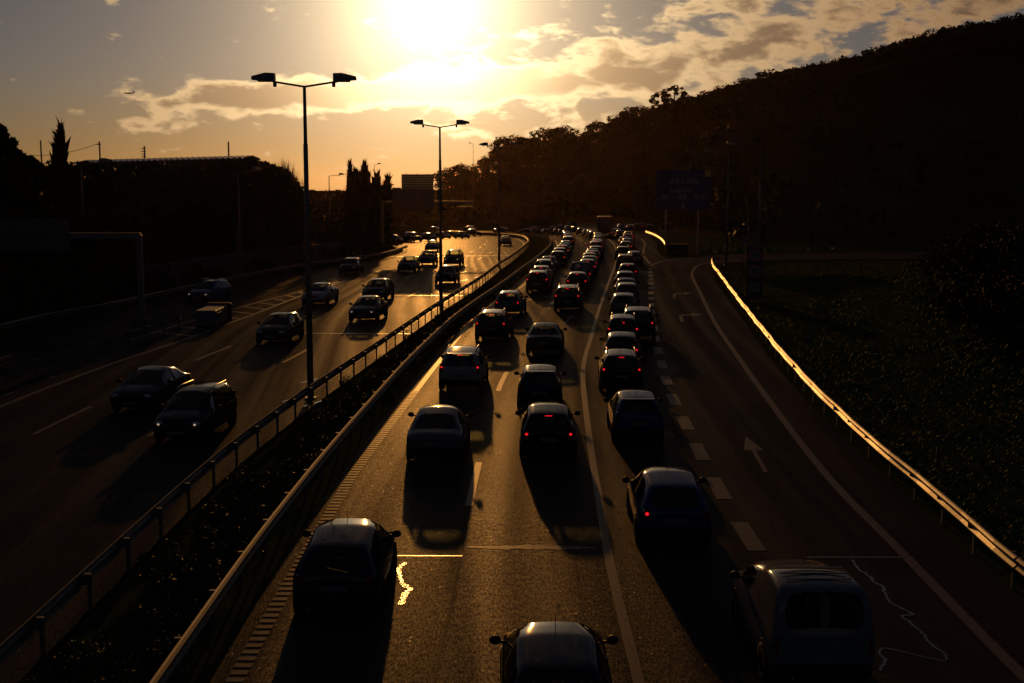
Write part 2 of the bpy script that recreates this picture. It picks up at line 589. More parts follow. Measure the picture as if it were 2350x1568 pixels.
mat('lens_clear', (0.35, 0.35, 0.36), 0.12, coat=0.6, fn=lambda t, b: t.lk(t.lin(t.noise(objco(t), 9.0, 3), 0, 1, 0.1, 0.2), b.inputs['Roughness']))
mat('lens_clear_lit', (0.5, 0.5, 0.5), 0.2, emit=(1.0, 0.72, 0.45), es=1.6, fn=lambda t, b: t.lk(t.lin(t.noise(objco(t), 9.0, 3), 0, 1, 0.1, 0.25), b.inputs['Roughness']))
K = MATS


# ------------------------------------------------------------------ terrain profile
def zb(Y):
    if Y <= 70:
        return 0.0
    if Y <= 240:
        return -1e-4 * (Y - 70) ** 2
    z = -2.89
    if Y <= 280:
        return z - 0.034 * (Y - 240)
    z -= 1.36
    if Y <= 340:
        t = Y - 280
        return z - (0.034 * t - (0.022 / 60) * t * t / 2)
    z -= 1.38
    if Y <= 600:
        return z - 0.012 * (Y - 340)
    return z - 3.12


def sstep(t):
    t = min(1.0, max(0.0, t))
    return t * t * (3 - 2 * t)


def zt(x, Y):
    return zb(Y) * (1 - 0.55 * sstep((x - 6) / 16))


def catmull(pts, step=2.0):
    """dense polyline through 2-D points"""
    P = [Vector((*p, 0)) for p in pts]
    P = [P[0] * 2 - P[1]] + P + [P[-1] * 2 - P[-2]]
    out = []
    for i in range(1, len(P) - 2):
        p0, p1, p2, p3 = P[i - 1:i + 3]
        n = max(2, int((p2 - p1).length / step))
        for k in range(n):
            t = k / n
            # centripetal-ish: finite-difference tangents scaled by spacing
            d1, d0, d2 = (p2 - p1).length, (p1 - p0).length, (p3 - p2).length
            m1 = (p2 - p0) / (d0 + d1) * d1
            m2 = (p3 - p1) / (d1 + d2) * d1
            h = (2 * t**3 - 3 * t**2 + 1) * p1 + (t**3 - 2 * t**2 + t) * m1 + (-2 * t**3 + 3 * t**2) * p2 + (t**3 - t**2) * m2
            out.append((h.x, h.y))
    out.append((pts[-1][0], pts[-1][1]))
    return out


def resample(pts, n):
    P = np.array(pts)
    d = np.r_[0, np.cumsum(np.hypot(*np.diff(P, axis=0).T))]
    s = np.linspace(0, d[-1], n)
    return np.c_[np.interp(s, d, P[:, 0]), np.interp(s, d, P[:, 1])]


def xat(curve, Y):
    c = np.array(curve)
    return float(np.interp(Y, c[:, 1], c[:, 0]))


def road_sheet(name, left, right, dz, nv=260, nu=14):
    L, Rr = resample(catmull(left, 1.0), nv), resample(catmull(right, 1.0), nv)
    vs, fs, uv = [], [], []
    along = 0.0
    for i in range(nv):
        if i:
            along += float(np.hypot(*(0.5 * (L[i] + Rr[i]) - 0.5 * (L[i - 1] + Rr[i - 1]))))
        w = float(np.hypot(*(Rr[i] - L[i])))
        for k in range(nu + 1):
            t = k / nu
            x, y = L[i] * (1 - t) + Rr[i] * t
            vs.append((x, y, zt(x, y) + dz))
            uv.append((w * t, along))
    for i in range(nv - 1):
        for k in range(nu):
            a = i * (nu + 1) + k
            fs.append((a, a + 1, a + nu + 2, a + nu + 1))
    me = bpy.data.meshes.new(name)
    me.from_pydata(vs, [], fs)
    l = me.uv_layers.new(name='UVMap')
    idx = np.empty(len(me.loops), dtype=np.int32)
    me.loops.foreach_get('vertex_index', idx)
    l.data.foreach_set('uv', np.array(uv, dtype=np.float32)[idx].ravel())
    me.polygons.foreach_set('use_smooth', [True] * len(fs))
    me.materials.append(K['asphalt'])
    return tag(mobj(name, me), kind='structure')


# ------------------------------------------------------------------ roads
LC_R = [(-8.3, 6), (-8.3, 25), (-8.15, 35.6), (-7.5, 46), (-6.3, 59.7), (-4.55, 80), (-2.6, 101), (-0.95, 125), (-0.1, 136.4),
        (0.95, 154), (1.9, 173), (2.55, 190), (2.7, 212), (1.7, 262), (-2.6, 298), (-9, 312), (-20, 320), (-50, 328), (-80, 330)]
LC_L = [(-28.2, 6), (-28.2, 50), (-27.3, 70), (-25.6, 80), (-22.9, 104), (-20.2, 121), (-15.2, 143), (-14.3, 166), (-17, 184),
        (-22, 203), (-34, 222), (-55, 235), (-80, 240)]
RC_L = [(-5.05, 6), (-5.1, 22.3), (-5.1, 27), (-4.95, 35), (-4.55, 44.6), (-4.1, 54), (-3.05, 70), (-2.15, 79.4), (-0.1, 99), (1.2, 114),
        (2.55, 128.4), (4.15, 150), (5.5, 172), (6.2, 190), (6.9, 215), (7.6, 250), (7.2, 285), (4, 312), (-2, 328), (-14, 338), (-40, 346), (-80, 350)]
RC_R = [(10.3, 6), (10.3, 25), (10.5, 31.6), (10.8, 40), (11.7, 53), (13.6, 72), (15.2, 88), (16.9, 105), (17.3, 118), (17.2, 132), (17.5, 150),
        (18.9, 165), (20.6, 180), (22, 200), (24.8, 220), (33, 240), (35, 265), (30, 300), (20, 332), (4, 352), (-30, 362), (-80, 368)]
lc = road_sheet('oncoming_carriageway', LC_L, LC_R, 0.0, nu=20)
rc = road_sheet('main_carriageway', RC_L, RC_R, 0.0, nu=16)
EX_L = [(13.0, 108), (13.6, 118), (14.8, 128), (18, 139), (25, 147), (36, 151), (60, 153), (95, 150)]
EX_R = [(17.2, 106), (18.0, 112), (18.9, 119), (20.6, 128), (24.5, 133.5), (33, 137), (60, 139), (95, 136)]
ex = road_sheet('exit_road', EX_L, EX_R, 0.004, nv=90, nu=6)


def strip(parent, name, pts, w, dz=0.008, z0=0.0, step=1.0, material='line_paint', smooth=True):
    c = catmull(pts, step) if smooth and len(pts) > 2 else pts
    vs, fs = [], []
    for i, p in enumerate(c):
        a, b = c[max(i - 1, 0)], c[min(i + 1, len(c) - 1)]
        d = Vector((b[0] - a[0], b[1] - a[1])).normalized()
        n = Vector((d.y, -d.x)) * w / 2
        for s in (-1, 1):
            x, y = p[0] + s * n.x, p[1] + s * n.y
            vs.append((x, y, zt(x, y) + dz + z0))
    for i in range(len(c) - 1):
        fs.append((2 * i, 2 * i + 1, 2 * i + 3, 2 * i + 2))
    return mobj(name, MB().add(vs, fs).mesh(name, K[material]), parent)


def cut(curve, s0, s1):
    """piece of a dense polyline between arc lengths"""
    P = np.array(curve)
    d = np.r_[0, np.cumsum(np.hypot(*np.diff(P, axis=0).T))]
    n = max(2, int((s1 - s0) / 1.2) + 1)
    s = np.linspace(s0, s1, n)
    return [(float(a), float(b)) for a, b in zip(np.interp(s, d, P[:, 0]), np.interp(s, d, P[:, 1]))], d[-1]


def dashes(parent, pts, w, on, off, start, end, dz=0.008):
    c = catmull(pts, 1.0)
    s = start
    while s < end:
        q, tot = cut(c, s, s + on)
        if s + on > tot:
            break
        strip(parent, 'lane_dash', q, w, dz, smooth=False)
        s += on + off


def shift(pts, dxs):
    return [(x + dxs, y) for x, y in pts]


# main carriageway markings
EDGE = [(-4.68, 6), (-4.68, 26), (-4.62, 31.8), (-4.54, 36.2), (-3.95, 48), (-3.3, 60), (-2.2, 77.4), (0.15, 96), (1.45, 108), (3.0, 128), (4.7, 150), (6.1, 172), (6.8, 190), (7.5, 215), (8.2, 250), (7.9, 285)]
S_LN = [(2.14, 6), (2.14, 21), (2.16, 26.9), (2.3, 32.5), (2.51, 39.8), (2.87, 49.8), (3.16, 55.6), (3.63, 61.3), (4.16, 66.4), (5.71, 82.5), (8.56, 110), (10.6, 130), (12.4, 150), (13.9, 170), (15.1, 190), (15.8, 210)]
W_LN = [(5.55, 18), (5.63, 31.7), (5.75, 36.5), (5.95, 41.1), (6.14, 46), (6.37, 50.6), (7.62, 66.4), (9.3, 84), (11.9, 108), (13.9, 127)]
E_LN = [(8.7, 6), (8.72, 21), (8.85, 27.5), (9.0, 35), (9.73, 46), (11.06, 63), (12.05, 74.7), (14.29, 96), (16.1, 112.9), (17.2, 120), (19.0, 128), (21.6, 132.8), (24.5, 135.4)]
D_LN = [(-1.2, 6), (-1.2, 24), (-1.1, 33), (-0.75, 44), (-0.45, 52), (0.3, 61), (0.9, 69), (1.8, 78), (4.2, 99), (5.7, 112), (7.1, 129), (8.8, 151), (10.3, 173), (11.2, 192), (11.8, 215), (12, 250)]
# ribbed edge line: the near part is a row of raised bars
ribs = catmull(EDGE, 0.5)
s = 8.0
while s < 44:
    q, _ = cut(ribs, s, s + 0.17)
    strip(rc, 'rib_bar', q, 0.30, 0.010, smooth=False)
    s += 0.32
q, _ = cut(ribs, 44.0, 285.0)
strip(rc, 'edge_line', q, 0.22, smooth=False)
strip(rc, 'lane_line', S_LN, 0.20)
strip(rc, 'edge_line', E_LN[:10], 0.24)
strip(ex, 'edge_line', E_LN[9:], 0.22, 0.012)
strip(ex, 'edge_line', [(14.0, 127.6), (15.6, 134), (18.2, 139.5), (20.5, 142.6)], 0.2, 0.012)
dashes(rc, D_LN, 0.20, 5.1, 12.9, 8.0, 230)
dashes(rc, W_LN, 0.42, 2.45, 2.25, 0.6, 108)
strip(rc, 'edge_line', [(14.3, 131), (15.6, 150), (17.2, 165), (18.9, 180), (20.2, 198)], 0.2)


def arrow(parent, base, heading, L, kind, k=1.0):
    """painted lane arrow lying along heading; kind: ahead or right"""
    if kind == 'ahead':
        P = [[(-.09, 0), (.09, 0), (.09, L * .58), (-.09, L * .58)], [(-.42, L * .58), (.42, L * .58), (0, L)]]
    else:
        P = [[(-.09, 0), (.11, 0), (.11, L * .72), (-.09, L * .60)], [(-.09, L * .60), (.11, L * .72), (.75, L * .80), (.75, L * .68)],
             [(.75, L * .55), (1.35, L * .78), (.75, L * .95)]]
    ca, sa = math.cos(heading), math.sin(heading)
    mb = MB()
    for poly in P:
        vs = []
        for (a, b) in poly:
            a *= k
            x, y = base[0] + a * sa + b * ca, base[1] - a * ca + b * sa
            vs.append((x, y, zt(x, y) + 0.009))
        mb.add(vs, [tuple(range(len(vs)))])
    return mobj('lane_arrow', mb.mesh('lane_arrow', K['line_paint']), parent)


arrow(rc, (7.35, 35.8), R(86), 5.2, 'ahead', 0.72)
arrow(rc, (10.15, 75.0), R(84), 5.4, 'right')
arrow(rc, (11.6, 90.3), R(82), 5.6, 'right')
arrow(rc, (0.98, 87.8), R(80), 5.5, 'right', 0.8)
arrow(rc, (3.1, 74.0), R(82), 5.0, 'ahead', 0.8)

# tar-sealed cracks, expansion joints, seams


def ragged(parent, name, pts, ws, dz=0.007, material='tar_seal'):
    """poured sealant: a ribbon of uneven width"""
    c = resample(catmull(pts, 0.1), max(8, int(len(pts) * 6)))
    wv = np.interp(np.linspace(0, 1, len(c)), np.linspace(0, 1, len(ws)), ws) * rng.uniform(.7, 1.3, len(c))
    vs, fs = [], []
    for i, p in enumerate(c):
        a, b = c[max(i - 1, 0)], c[min(i + 1, len(c) - 1)]
        d = Vector((b[0] - a[0], b[1] - a[1])).normalized()
        n = Vector((d.y, -d.x)) * float(wv[i]) / 2
        j = random.uniform(-.02, .02)
        for q in (-1, 1):
            vs.append((p[0] + q * n.x + j, p[1] + q * n.y, zt(p[0], p[1]) + dz))
    for i in range(len(c) - 1):
        fs.append((2 * i, 2 * i + 1, 2 * i + 3, 2 * i + 2))
    return mobj(name, MB().add(vs, fs).mesh(name, K[material]), parent)


ragged(rc, 'crack_seal', [(-2.35, 27.1), (-2.42, 26.85), (-2.45, 26.5), (-2.38, 26.09), (-2.33, 25.79), (-2.24, 25.49), (-2.09, 25.24), (-2.16, 25.15), (-2.18, 24.93), (-2.2, 24.68), (-2.22, 24.33)],
       [.10, .09, .10, .07, .07, .09, .10, .10, .14, .12, .15])
ragged(rc, 'crack_seal', [(-2.27, 25.64), (-2.2, 25.55), (-2.13, 25.49)], [.05, .04, .02], 0.0074)
ragged(rc, 'crack_seal', [(7.59, 27.3), (7.53, 26.65), (7.65, 26.04), (7.61, 25.79), (7.71, 25.39), (7.64, 25.09), (7.6, 24.43), (7.79, 23.88), (7.8, 23.72), (7.57, 23.67), (7.62, 23.22), (7.67, 22.67), (7.63, 22.16), (7.73, 21.66), (7.6, 21.35),
       (7.1, 21.7), (6.71, 21.96), (6.59, 21.76), (6.56, 21.35), (6.33, 20.9)], [.06, .05, .07, .05, .06, .05, .06, .03, .05, .06])
strip(rc, 'expansion_joint', [(-3.9, 27.62), (-1.12, 27.60)], 0.05, 0.008, material='joint_steel')
strip(rc, 'expansion_joint', [(6.6, 27.5), (9.0, 27.5)], 0.03, 0.008, material='joint_steel')
strip(rc, 'seam', [(-1.15, 27.4), (-1.22, 24.0), (-1.32, 20.5), (-1.4, 14)], 0.05, 0.006, material='tar_matt', step=0.3)
strip(rc, 'pavement_seam', [(-2.3, 80.0), (5.2, 80.0)], 0.06, 0.006, material='tar_matt')
ragged(rc, 'pavement_seam', [(-1.05, 28.32), (-.3, 28.25), (.4, 28.3), (1.2, 28.22), (1.9, 28.26)], [.10, .25, .35, .30, .08], 0.006, 'line_paint')

# oncoming carriageway markings
LR = shift(LC_R, -0.85)
ribs = catmull(LR[:14], 0.5)
s = 6.0
while s < 48:
    q, _ = cut(ribs, s, s + 0.17)
    strip(lc, 'rib_bar', q, 0.30, 0.010, smooth=False)
    s += 0.32
q, _ = cut(ribs, 48, 250)
strip(lc, 'edge_line', q, 0.2, smooth=False)
dashes(lc, [(x - 4.15, y) for x, y in LC_R[:14]], 0.18, 5.0, 12.0, 1.0, 245)
D2 = [(-15.9, 6), (-15.95, 38), (-15.77, 45.5), (-14.95, 57.6), (-14.43, 62.7), (-12.98, 76.4), (-11.51, 91.1), (-9.7, 108), (-7.7, 128), (-6.3, 150), (-4.8, 175), (-4.3, 210), (-5, 250)]
dashes(lc, D2, 0.18, 5.2, 12.2, 0.5, 240)
LS = [(-19.6, 6), (-19.4, 30), (-19.1, 46.5), (-18.47, 57), (-17.28, 67.2), (-16.18, 80.8), (-15.4, 93.7), (-14.2, 108)]
strip(lc, 'edge_line', LS, 0.22)
H2 = [(-20.2, 66), (-18.79, 78.9), (-16.38, 95.3), (-14.6, 107)]
strip(lc, 'edge_line', H2, 0.2)
for k in range(13):
    y = 68 + k * 2.9
    xa, xb = xat(H2, y + 1.6), xat(LS, y)
    strip(lc, 'hatch_bar', [(xa + 0.15, y + 1.6), (xb - 0.15, y)], 0.32, 0.008)
dashes(lc, [(-20.3, 36), (-20.0, 47), (-19.6, 56), (-19.0, 66)], 0.12, 2.2, 3.4, 0.4, 26)
dashes(lc, [(-24.6, 40), (-24.2, 60), (-22.8, 78), (-19.2, 95), (-16.8, 105), (-12.5, 122), (-9.8, 145), (-9, 170)], 0.16, 3.8, 9, 4, 130)
strip(lc, 'expansion_joint', [(-12.0, 69.2), (-5.6, 69.0)], 0.07, 0.008, material='joint_steel')
strip(lc, 'expansion_joint', [(-9.6, 93.0), (-3.6, 92.6)], 0.09, 0.008, material='joint_steel')
strip(lc, 'expansion_joint', [(-14.4, 150), (0.3, 153)], 0.25, 0.008, material='joint_steel')
for (x, y) in [(-8.6, 52.5), (-8.55, 48.0), (-7.6, 47.0), (-4.1, 108), (-3.2, 112), (-2.9, 121), (-4.6, 119), (-6.1, 113)]:
    strip(lc, 'crack_seal', [(x - .2, y - .5), (x, y), (x + .12, y + .25), (x + .3, y + .7)], 0.10, 0.007, material='tar_seal', step=0.2)

# ------------------------------------------------------------------ ground, banks, hills
def left_edge(Y):
    return xat(LC_L[:9], min(Y, 184)) if Y < 184 else -17 - (Y - 184) * 0.25


def bank_h(x, Y):
    d = left_edge(min(Y, 150)) - 0.8 - x
    if d <= 0:
        return 0.0
    top = 8.6 * (1 - sstep((Y - 128) / 45)) + 1.5 * sstep((Y - 150) / 60)
    return top * sstep(d / 12.0)


def isle_h(x, Y):
    xr = xat(RC_R[:8], min(Y, 105))
    d = x - xr - 0.8
    if d <= 0 or Y > 118:
        return 0.0
    f = 1 - sstep((Y - 96) / 20)
    return f * (1.2 * sstep(d / 10) + 7.0 * sstep((d - 9) / 30) * (1 - sstep((Y - 80) / 34)))


xs = np.unique(np.r_[np.linspace(-900, -80, 12), np.arange(-80, 82, 2.0), np.linspace(82, 900, 14)])
ys = np.unique(np.r_[np.arange(-60, 0, 10), np.arange(0, 200, 2.5), np.arange(200, 460, 8), np.linspace(460, 1112, 10)])
gv, gf = [], []
for y in ys:
    for x in xs:
        n = 0.25 * math.sin(x * 0.9 + y * 0.37) * math.sin(y * 0.61 - x * 0.2)
        b = bank_h(x, y) + isle_h(x, y)
        gv.append((x, y, zt(x, y) - 0.10 + b + n * min(1, b * 0.5)))
W = len(xs)
for j in range(len(ys) - 1):
    for i in range(W - 1):
        a = j * W + i
        gf.append((a, a + 1, a + W + 1, a + W))
ground = mobj('ground', MB().add(gv, gf).mesh('ground', K['earth'], True))
tag(ground, kind='structure')


def gz(x, y):
    return zt(x, y) - 0.10 + bank_h(x, y) + isle_h(x, y)


def at(px, py, Y):
    """world point on the sight line of a photo position at distance Y"""
    th = math.atan(371 / 2900)
    u, v = (px - 1175) / 2900, (784 - py) / 2900
    X, Yc, Z = u, math.cos(th) + v * math.sin(th), -math.sin(th) + v * math.cos(th)
    t = Y / Yc
    return X * t, Y, 8.4 + Z * t


# wooded hill: a loft from its foot over the ridge and down behind
def pol(px, d):
    return ((px - 1175) / 2900 * d, d)


foot = [(-120, 470), (-60, 465), (-18, 452), (8, 430), (30, 385), (48, 330), (52, 270), (40, 215), (33, 178), (36, 163), (60, 160), (100, 158), (150, 150), (230, 140), (340, 120)]
ridge = [(-110, 575, 1), (-70, 560, 1)]
# skyline bearing (tenths of the frame), elevation and distance of the crest
for (px, py, d) in [(1000, 446, 548), (1080, 428, 532), (1150, 405, 512), (1230, 386, 492), (1330, 364, 466), (1420, 328, 440), (1480, 292, 422), (1600, 254, 402), (1700, 222, 386), (1800, 192, 370),
                    (1900, 175, 356), (2000, 152, 340), (2100, 122, 326), (2200, 108, 312), (2350, 88, 292), (2600, 45, 268), (3000, -20, 238)]:
    ridge.append(((px - 1175) / 2900 * d, d, 8.4 + (413 - py) / 2900 * d))
NF = 120
fc = resample(catmull(foot, 2.0), NF)
rp = np.array(ridge)
ra = resample(catmull([(a, b) for a, b, _ in ridge], 2.0), NF)
dd = np.r_[0, np.cumsum(np.hypot(*np.diff(rp[:, :2], axis=0).T))]
rd = np.r_[0, np.cumsum(np.hypot(*np.diff(ra, axis=0).T))]
rh = np.interp(rd / rd[-1], dd / dd[-1], rp[:, 2])
NR = 30
hv, hf = [], []
hill_pt = np.zeros((NF, NR + 1, 3))
for i in range(NF):
    for k in range(NR + 1):
        t = k / (NR - 6)
        if t <= 1:
            p = fc[i] * (1 - t) + ra[i] * t
            z0 = zt(*fc[i]) - 0.2
            z = z0 + (rh[i] - z0) * (0.35 * t + 0.65 * sstep(t))
        else:
            p = ra[i] + (ra[i] - fc[i]) * (t - 1) * 1.2
            z = rh[i] - 45 * (t - 1) ** 1.3
        z += 0.9 * math.sin(p[0] * 0.17 + p[1] * 0.11) * min(t, 1)
        hill_pt[i, k] = (p[0], p[1], z)
        hv.append((p[0], p[1], z))
for i in range(NF - 1):
    for k in range(NR):
        a = i * (NR + 1) + k
        hf.append((a, a + 1, a + NR + 2, a + NR + 1))
hill = mobj('wooded_hill', MB().add(hv, hf).mesh('wooded_hill', K['earth'], True))
tag(hill, kind='structure')

# far low ridge behind everything on the left
mb = MB()
fv = []
for i in range(60):
    x = -420 + i * 9.0
    for (y, h) in ((880, -8.0), (960, 0.6 + 0.7 * math.sin(x * 0.021) + 0.35 * math.sin(x * .09)), (1100, -8)):
        fv.append((x, y, h))
mb.add(fv, [(i * 3 + k, i * 3 + k + 1, i * 3 + k + 4, i * 3 + k + 3) for i in range(59) for k in range(2)])
tag(mobj('far_ridge', mb.mesh('far_ridge', K['earth'], True)), kind='structure')

# ------------------------------------------------------------------ foliage
def leaves(centers, radii, per, size, flat=0.75, up=0.0):
    """triangles scattered in ellipsoidal clumps. centers (n,3), radii (n,) """
    n = len(centers)
    N = n * per
    u = rng.normal(size=(N, 3))
    u /= np.linalg.norm(u, axis=1)[:, None]
    r = rng.uniform(0.45, 1.0, N) ** 0.6
    C = np.repeat(np.asarray(centers), per, axis=0)
    Rr = np.repeat(np.asarray(radii), per)
    off = u * (r * Rr)[:, None]
    off[:, 2] *= flat
    p = C + off
    a = rng.normal(size=(N, 3))
    a[:, 2] += up * np.sign(rng.normal(size=N)) * 2
    a /= np.linalg.norm(a, axis=1)[:, None]
    b = np.cross(a, rng.normal(size=(N, 3)))
    b /= np.linalg.norm(b, axis=1)[:, None] + 1e-9
    s = size * rng.uniform(0.6, 1.4, N)[:, None]
    T = np.stack([p - a * s * 0.9, p + a * s * 0.6 + b * s * 0.55, p + a * s * 0.5 - b * s * 0.55], axis=1)
    return T


def round_crown(h, w, n=46, per=90, size=0.34, open_=0.0):
    c, r = [], []
    for _ in range(n):
        t = random.random()
        ph = random.uniform(0, 2 * math.pi)
        ct = random.uniform(-0.9, 1)
        rad = math.sqrt(max(0, 1 - ct * ct)) * random.uniform(0.55, 1.0)
        c.append((rad * math.cos(ph) * w / 2, rad * math.sin(ph) * w / 2, h * (0.57 + 0.36 * ct)))
        r.append(random.uniform(0.10, 0.20) * w * (1 - 0.35 * open_))
    return leaves(c, r, per, size)


def limbs(h, w, n=6):
    mb = MB()
    mb.tube([(0, 0, -0.8), (0.05, 0.03, h * 0.25), (-0.05, 0.0, h * 0.5), (0.1, 0, h * 0.72)], [h * .030, h * .024, h * .017, h * .008], 8)
    for k in range(n):
        a = 2 * math.pi * k / n + random.random()
        z0 = h * random.uniform(0.28, 0.5)
        r = w * random.uniform(0.22, 0.38)
        mb.tube([(0, 0, z0), (r * .5 * math.cos(a), r * .5 * math.sin(a), z0 + h * .13), (r * math.cos(a), r * math.sin(a), z0 + h * .30)],
                [h * .012, h * .008, h * .004], 6)
    return mb


TREE_P = []
for (h, w, n, per, sz, op) in ((9, 8, 56, 85, .30, 0), (12, 9, 60, 80, .34, .4), (7, 7, 46, 80, .28, 0), (14, 9.5, 54, 85, .36, .9)):
    TREE_P.append((h, w, tri_mesh('crown', round_crown(h, w, n, per, sz, op), K['leaf_dark']), limbs(h, w).mesh('trunk', K['bark'], True)))


def tree(kind, x, y, z, height, label, group=None, rz=None, wid=1.0):
    h, w, crown, trunk = TREE_P[kind]
    o = empty('tree', (x, y, z), random.uniform(0, 6.28) if rz is None else rz)
    s = height / h
    o.scale = (s * wid, s * wid, s)
    mobj('trunk', trunk, o)
    mobj('crown', crown, o)
    return tag(o, label, 'tree', group)


def hill_z(x, y):
    d = (hill_pt[:, :, 0] - x) ** 2 + (hill_pt[:, :, 1] - y) ** 2
    i, k = np.unravel_index(np.argmin(d), d.shape)
    return float(hill_pt[i, k, 2])


SKY_TREES = [
    # px, top y, distance, kind, width factor, label
    (1030, 398, 535, 2, 1.1, 'low round tree right beside the far grey sign panels'),
    (1062, 386, 520, 0, 1.25, 'domed tree on the skyline between the second and third lamp posts, left one'),
    (1092, 391, 520, 2, 1.1, 'small domed tree on the skyline just left of the third lamp post'),
    (1162, 320, 505, 1, 1.0, 'tall open tree behind the top of the third lamp post'),
    (1136, 352, 505, 0, 1.0, 'dense tree whose crown touches the left arm of the third lamp post'),
    (1184, 322, 505, 0, 1.1, 'dense dark tree crown right behind the pole of the third lamp post'),
    (1234, 326, 490, 0, 1.0, 'dark tree filling the dip left of the twin crowns'),
    (1320, 330, 470, 0, 1.1, 'dark low tree just under the right twin crown'),
    (1412, 300, 440, 0, 1.1, 'bushy tree right of the dome-shaped tree on the ridge'),
    (1438, 280, 430, 2, 1.1, 'small tree left of the round one beside the eucalyptus'),
    (1492, 266, 420, 0, 1.0, 'dark tree at the foot of the tall airy eucalyptus, left side'),
    (1612, 238, 400, 0, 1.1, 'dark bushy tree between the eucalyptus and the wide low tree'),
    (1692, 206, 385, 2, 1.2, 'low tree where the ridge begins to climb steeply'),
    (1815, 174, 368, 0, 1.1, 'dark bushy tree left of the one above the blue sign'),
    (1945, 148, 350, 2, 1.2, 'small dark tree just left of the spreading tree on the upper skyline'),
    (2085, 106, 330, 0, 1.1, 'dark bushy tree right of the spreading tree on the upper skyline'),
    (2240, 72, 305, 2, 1.2, 'low dark tree between the prominent round tree and the topmost tree'),
    (1208, 323, 495, 3, 0.9, 'tall airy tree with light gaps just right of the third lamp post'),
    (1258, 304, 480, 0, 1.2, 'broad tree left half of the twin crowns on the skyline'),
    (1297, 300, 470, 0, 1.15, 'broad tree right half of the twin crowns on the skyline'),
    (1340, 322, 455, 2, 0.9, 'small bushy tree in the notch right of the twin crowns'),
    (1378, 290, 440, 0, 1.25, 'dome-shaped tree on the ridge left of the tall airy eucalyptus'),
    (1462, 262, 400, 0, 1.15, 'round tree immediately left of the tall airy eucalyptus on the ridge'),
    (1512, 226, 385, 3, 0.75, 'slender left stem of the tall airy eucalyptus on the ridge'),
    (1548, 212, 383, 3, 0.95, 'tall airy eucalyptus rising above the ridge'),
    (1582, 236, 380, 1, 0.9, 'dark tree leaning on the right of the tall eucalyptus'),
    (1640, 220, 370, 2, 1.3, 'wide low tree on the ridge right of the eucalyptus'),
    (1760, 178, 330, 2, 1.4, 'low bushy tree on the middle of the hill skyline'),
    (1880, 160, 315, 0, 1.2, 'rounded bushy tree on the hill skyline above the blue sign'),
    (2010, 128, 290, 2, 1.4, 'spreading low tree on the upper hill skyline'),
    (2165, 78, 275, 0, 1.25, 'prominent dark round tree on the upper right hill skyline'),
    (2310, 60, 255, 0, 1.1, 'topmost dark tree on the hill at the right edge'),
]
RP = np.array(ridge)
RPX = 1175 + 2900 * RP[:, 0] / RP[:, 1]
for (px, py, d, k, wf, lab) in SKY_TREES:
    d = float(np.interp(px, RPX, RP[:, 1])) - 4
    x, y, ztop = at(px, py, d)
    zg = hill_z(x, y) - 0.5
    ztop += 1.6 if px < 1420 else (2.6 if px < 1600 else 1.6)
    hgt = max(9.5, ztop - zg + 0.4)
    tree(k, x, y, ztop - hgt, hgt, lab, wid=wf * max(1.0, min(1.5, 13.0 / hgt)))

# scrub and wood covering the hillside: one mass
cs, rs_ = [], []
for q_ in range(11000):
    i = random.randrange(NF - 1) if q_ < 5200 else random.randrange(int(NF * .45), NF - 1)
    k = random.randrange(NR - 4) if q_ < 5200 else random.randrange(NR - 11, NR - 4)
    if random.random() > 0.25 + 0.75 * (k > NR - 12):
        continue
    a, b = random.random(), random.random()
    p = hill_pt[i, k] * (1 - a) * (1 - b) + hill_pt[i + 1, k] * a * (1 - b) + hill_pt[i, k + 1] * (1 - a) * b + hill_pt[i + 1, k + 1] * a * b
    r = random.uniform(1.2, 2.8) * (1.0 if q_ < 5200 else 1.25)
    cs.append((p[0], p[1], p[2] + r * 0.5))
    rs_.append(r)
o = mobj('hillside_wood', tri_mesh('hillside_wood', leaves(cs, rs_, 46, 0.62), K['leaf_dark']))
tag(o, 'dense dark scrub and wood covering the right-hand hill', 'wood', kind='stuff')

# left bank scrub
cs, rs_ = [], []
for _ in range(1500):
    y = random.uniform(40, 178)
    d = random.uniform(0.8, 34) if random.random() < .6 else random.uniform(0.8, 14)
    x = left_edge(min(y, 150)) - 1.0 - d
    top = bank_h(x, y)
    if -50 < x < -28 and 134 < y < 152:
        continue
    r = random.uniform(0.6, 1.5)
    if y > 120:
        r *= 1.15
    cs.append((x, y, gz(x, y) + r * 0.45))
    rs_.append(r)
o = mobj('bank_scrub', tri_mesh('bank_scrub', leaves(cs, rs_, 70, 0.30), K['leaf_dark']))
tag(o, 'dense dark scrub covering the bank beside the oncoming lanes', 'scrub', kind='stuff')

# overgrown front of the shed and the bushes that end the bank
cs, rs_ = [], []
for _ in range(420):
    t = random.random()
    x, y = -49 + 20 * t, 139 - 2.2 * random.random()
    cs.append((x, y, random.uniform(6.0, 9.35 + .5 * t)))
    rs_.append(random.uniform(.5, 1.0))
SKYL = [(555, 364), (585, 366), (610, 368), (635, 376), (655, 388), (672, 408), (688, 436), (700, 470)]
for _ in range(520):
    px = random.uniform(556, 698)
    top = float(np.interp(px, [a for a, _ in SKYL], [b for _, b in SKYL]))
    x, y, z = at(px, top + 12 + abs(random.gauss(0, 60)), random.uniform(128, 142))
    cs.append((x, y, z))
    rs_.append(random.uniform(.45, .95))
o = mobj('bank_bushes', tri_mesh('bank_bushes', leaves(cs, rs_, 70, 0.22, up=.4), K['leaf_dark']))
tag(o, 'dark bushes hiding the front of the shed and ending the left bank', 'bushes', kind='stuff')

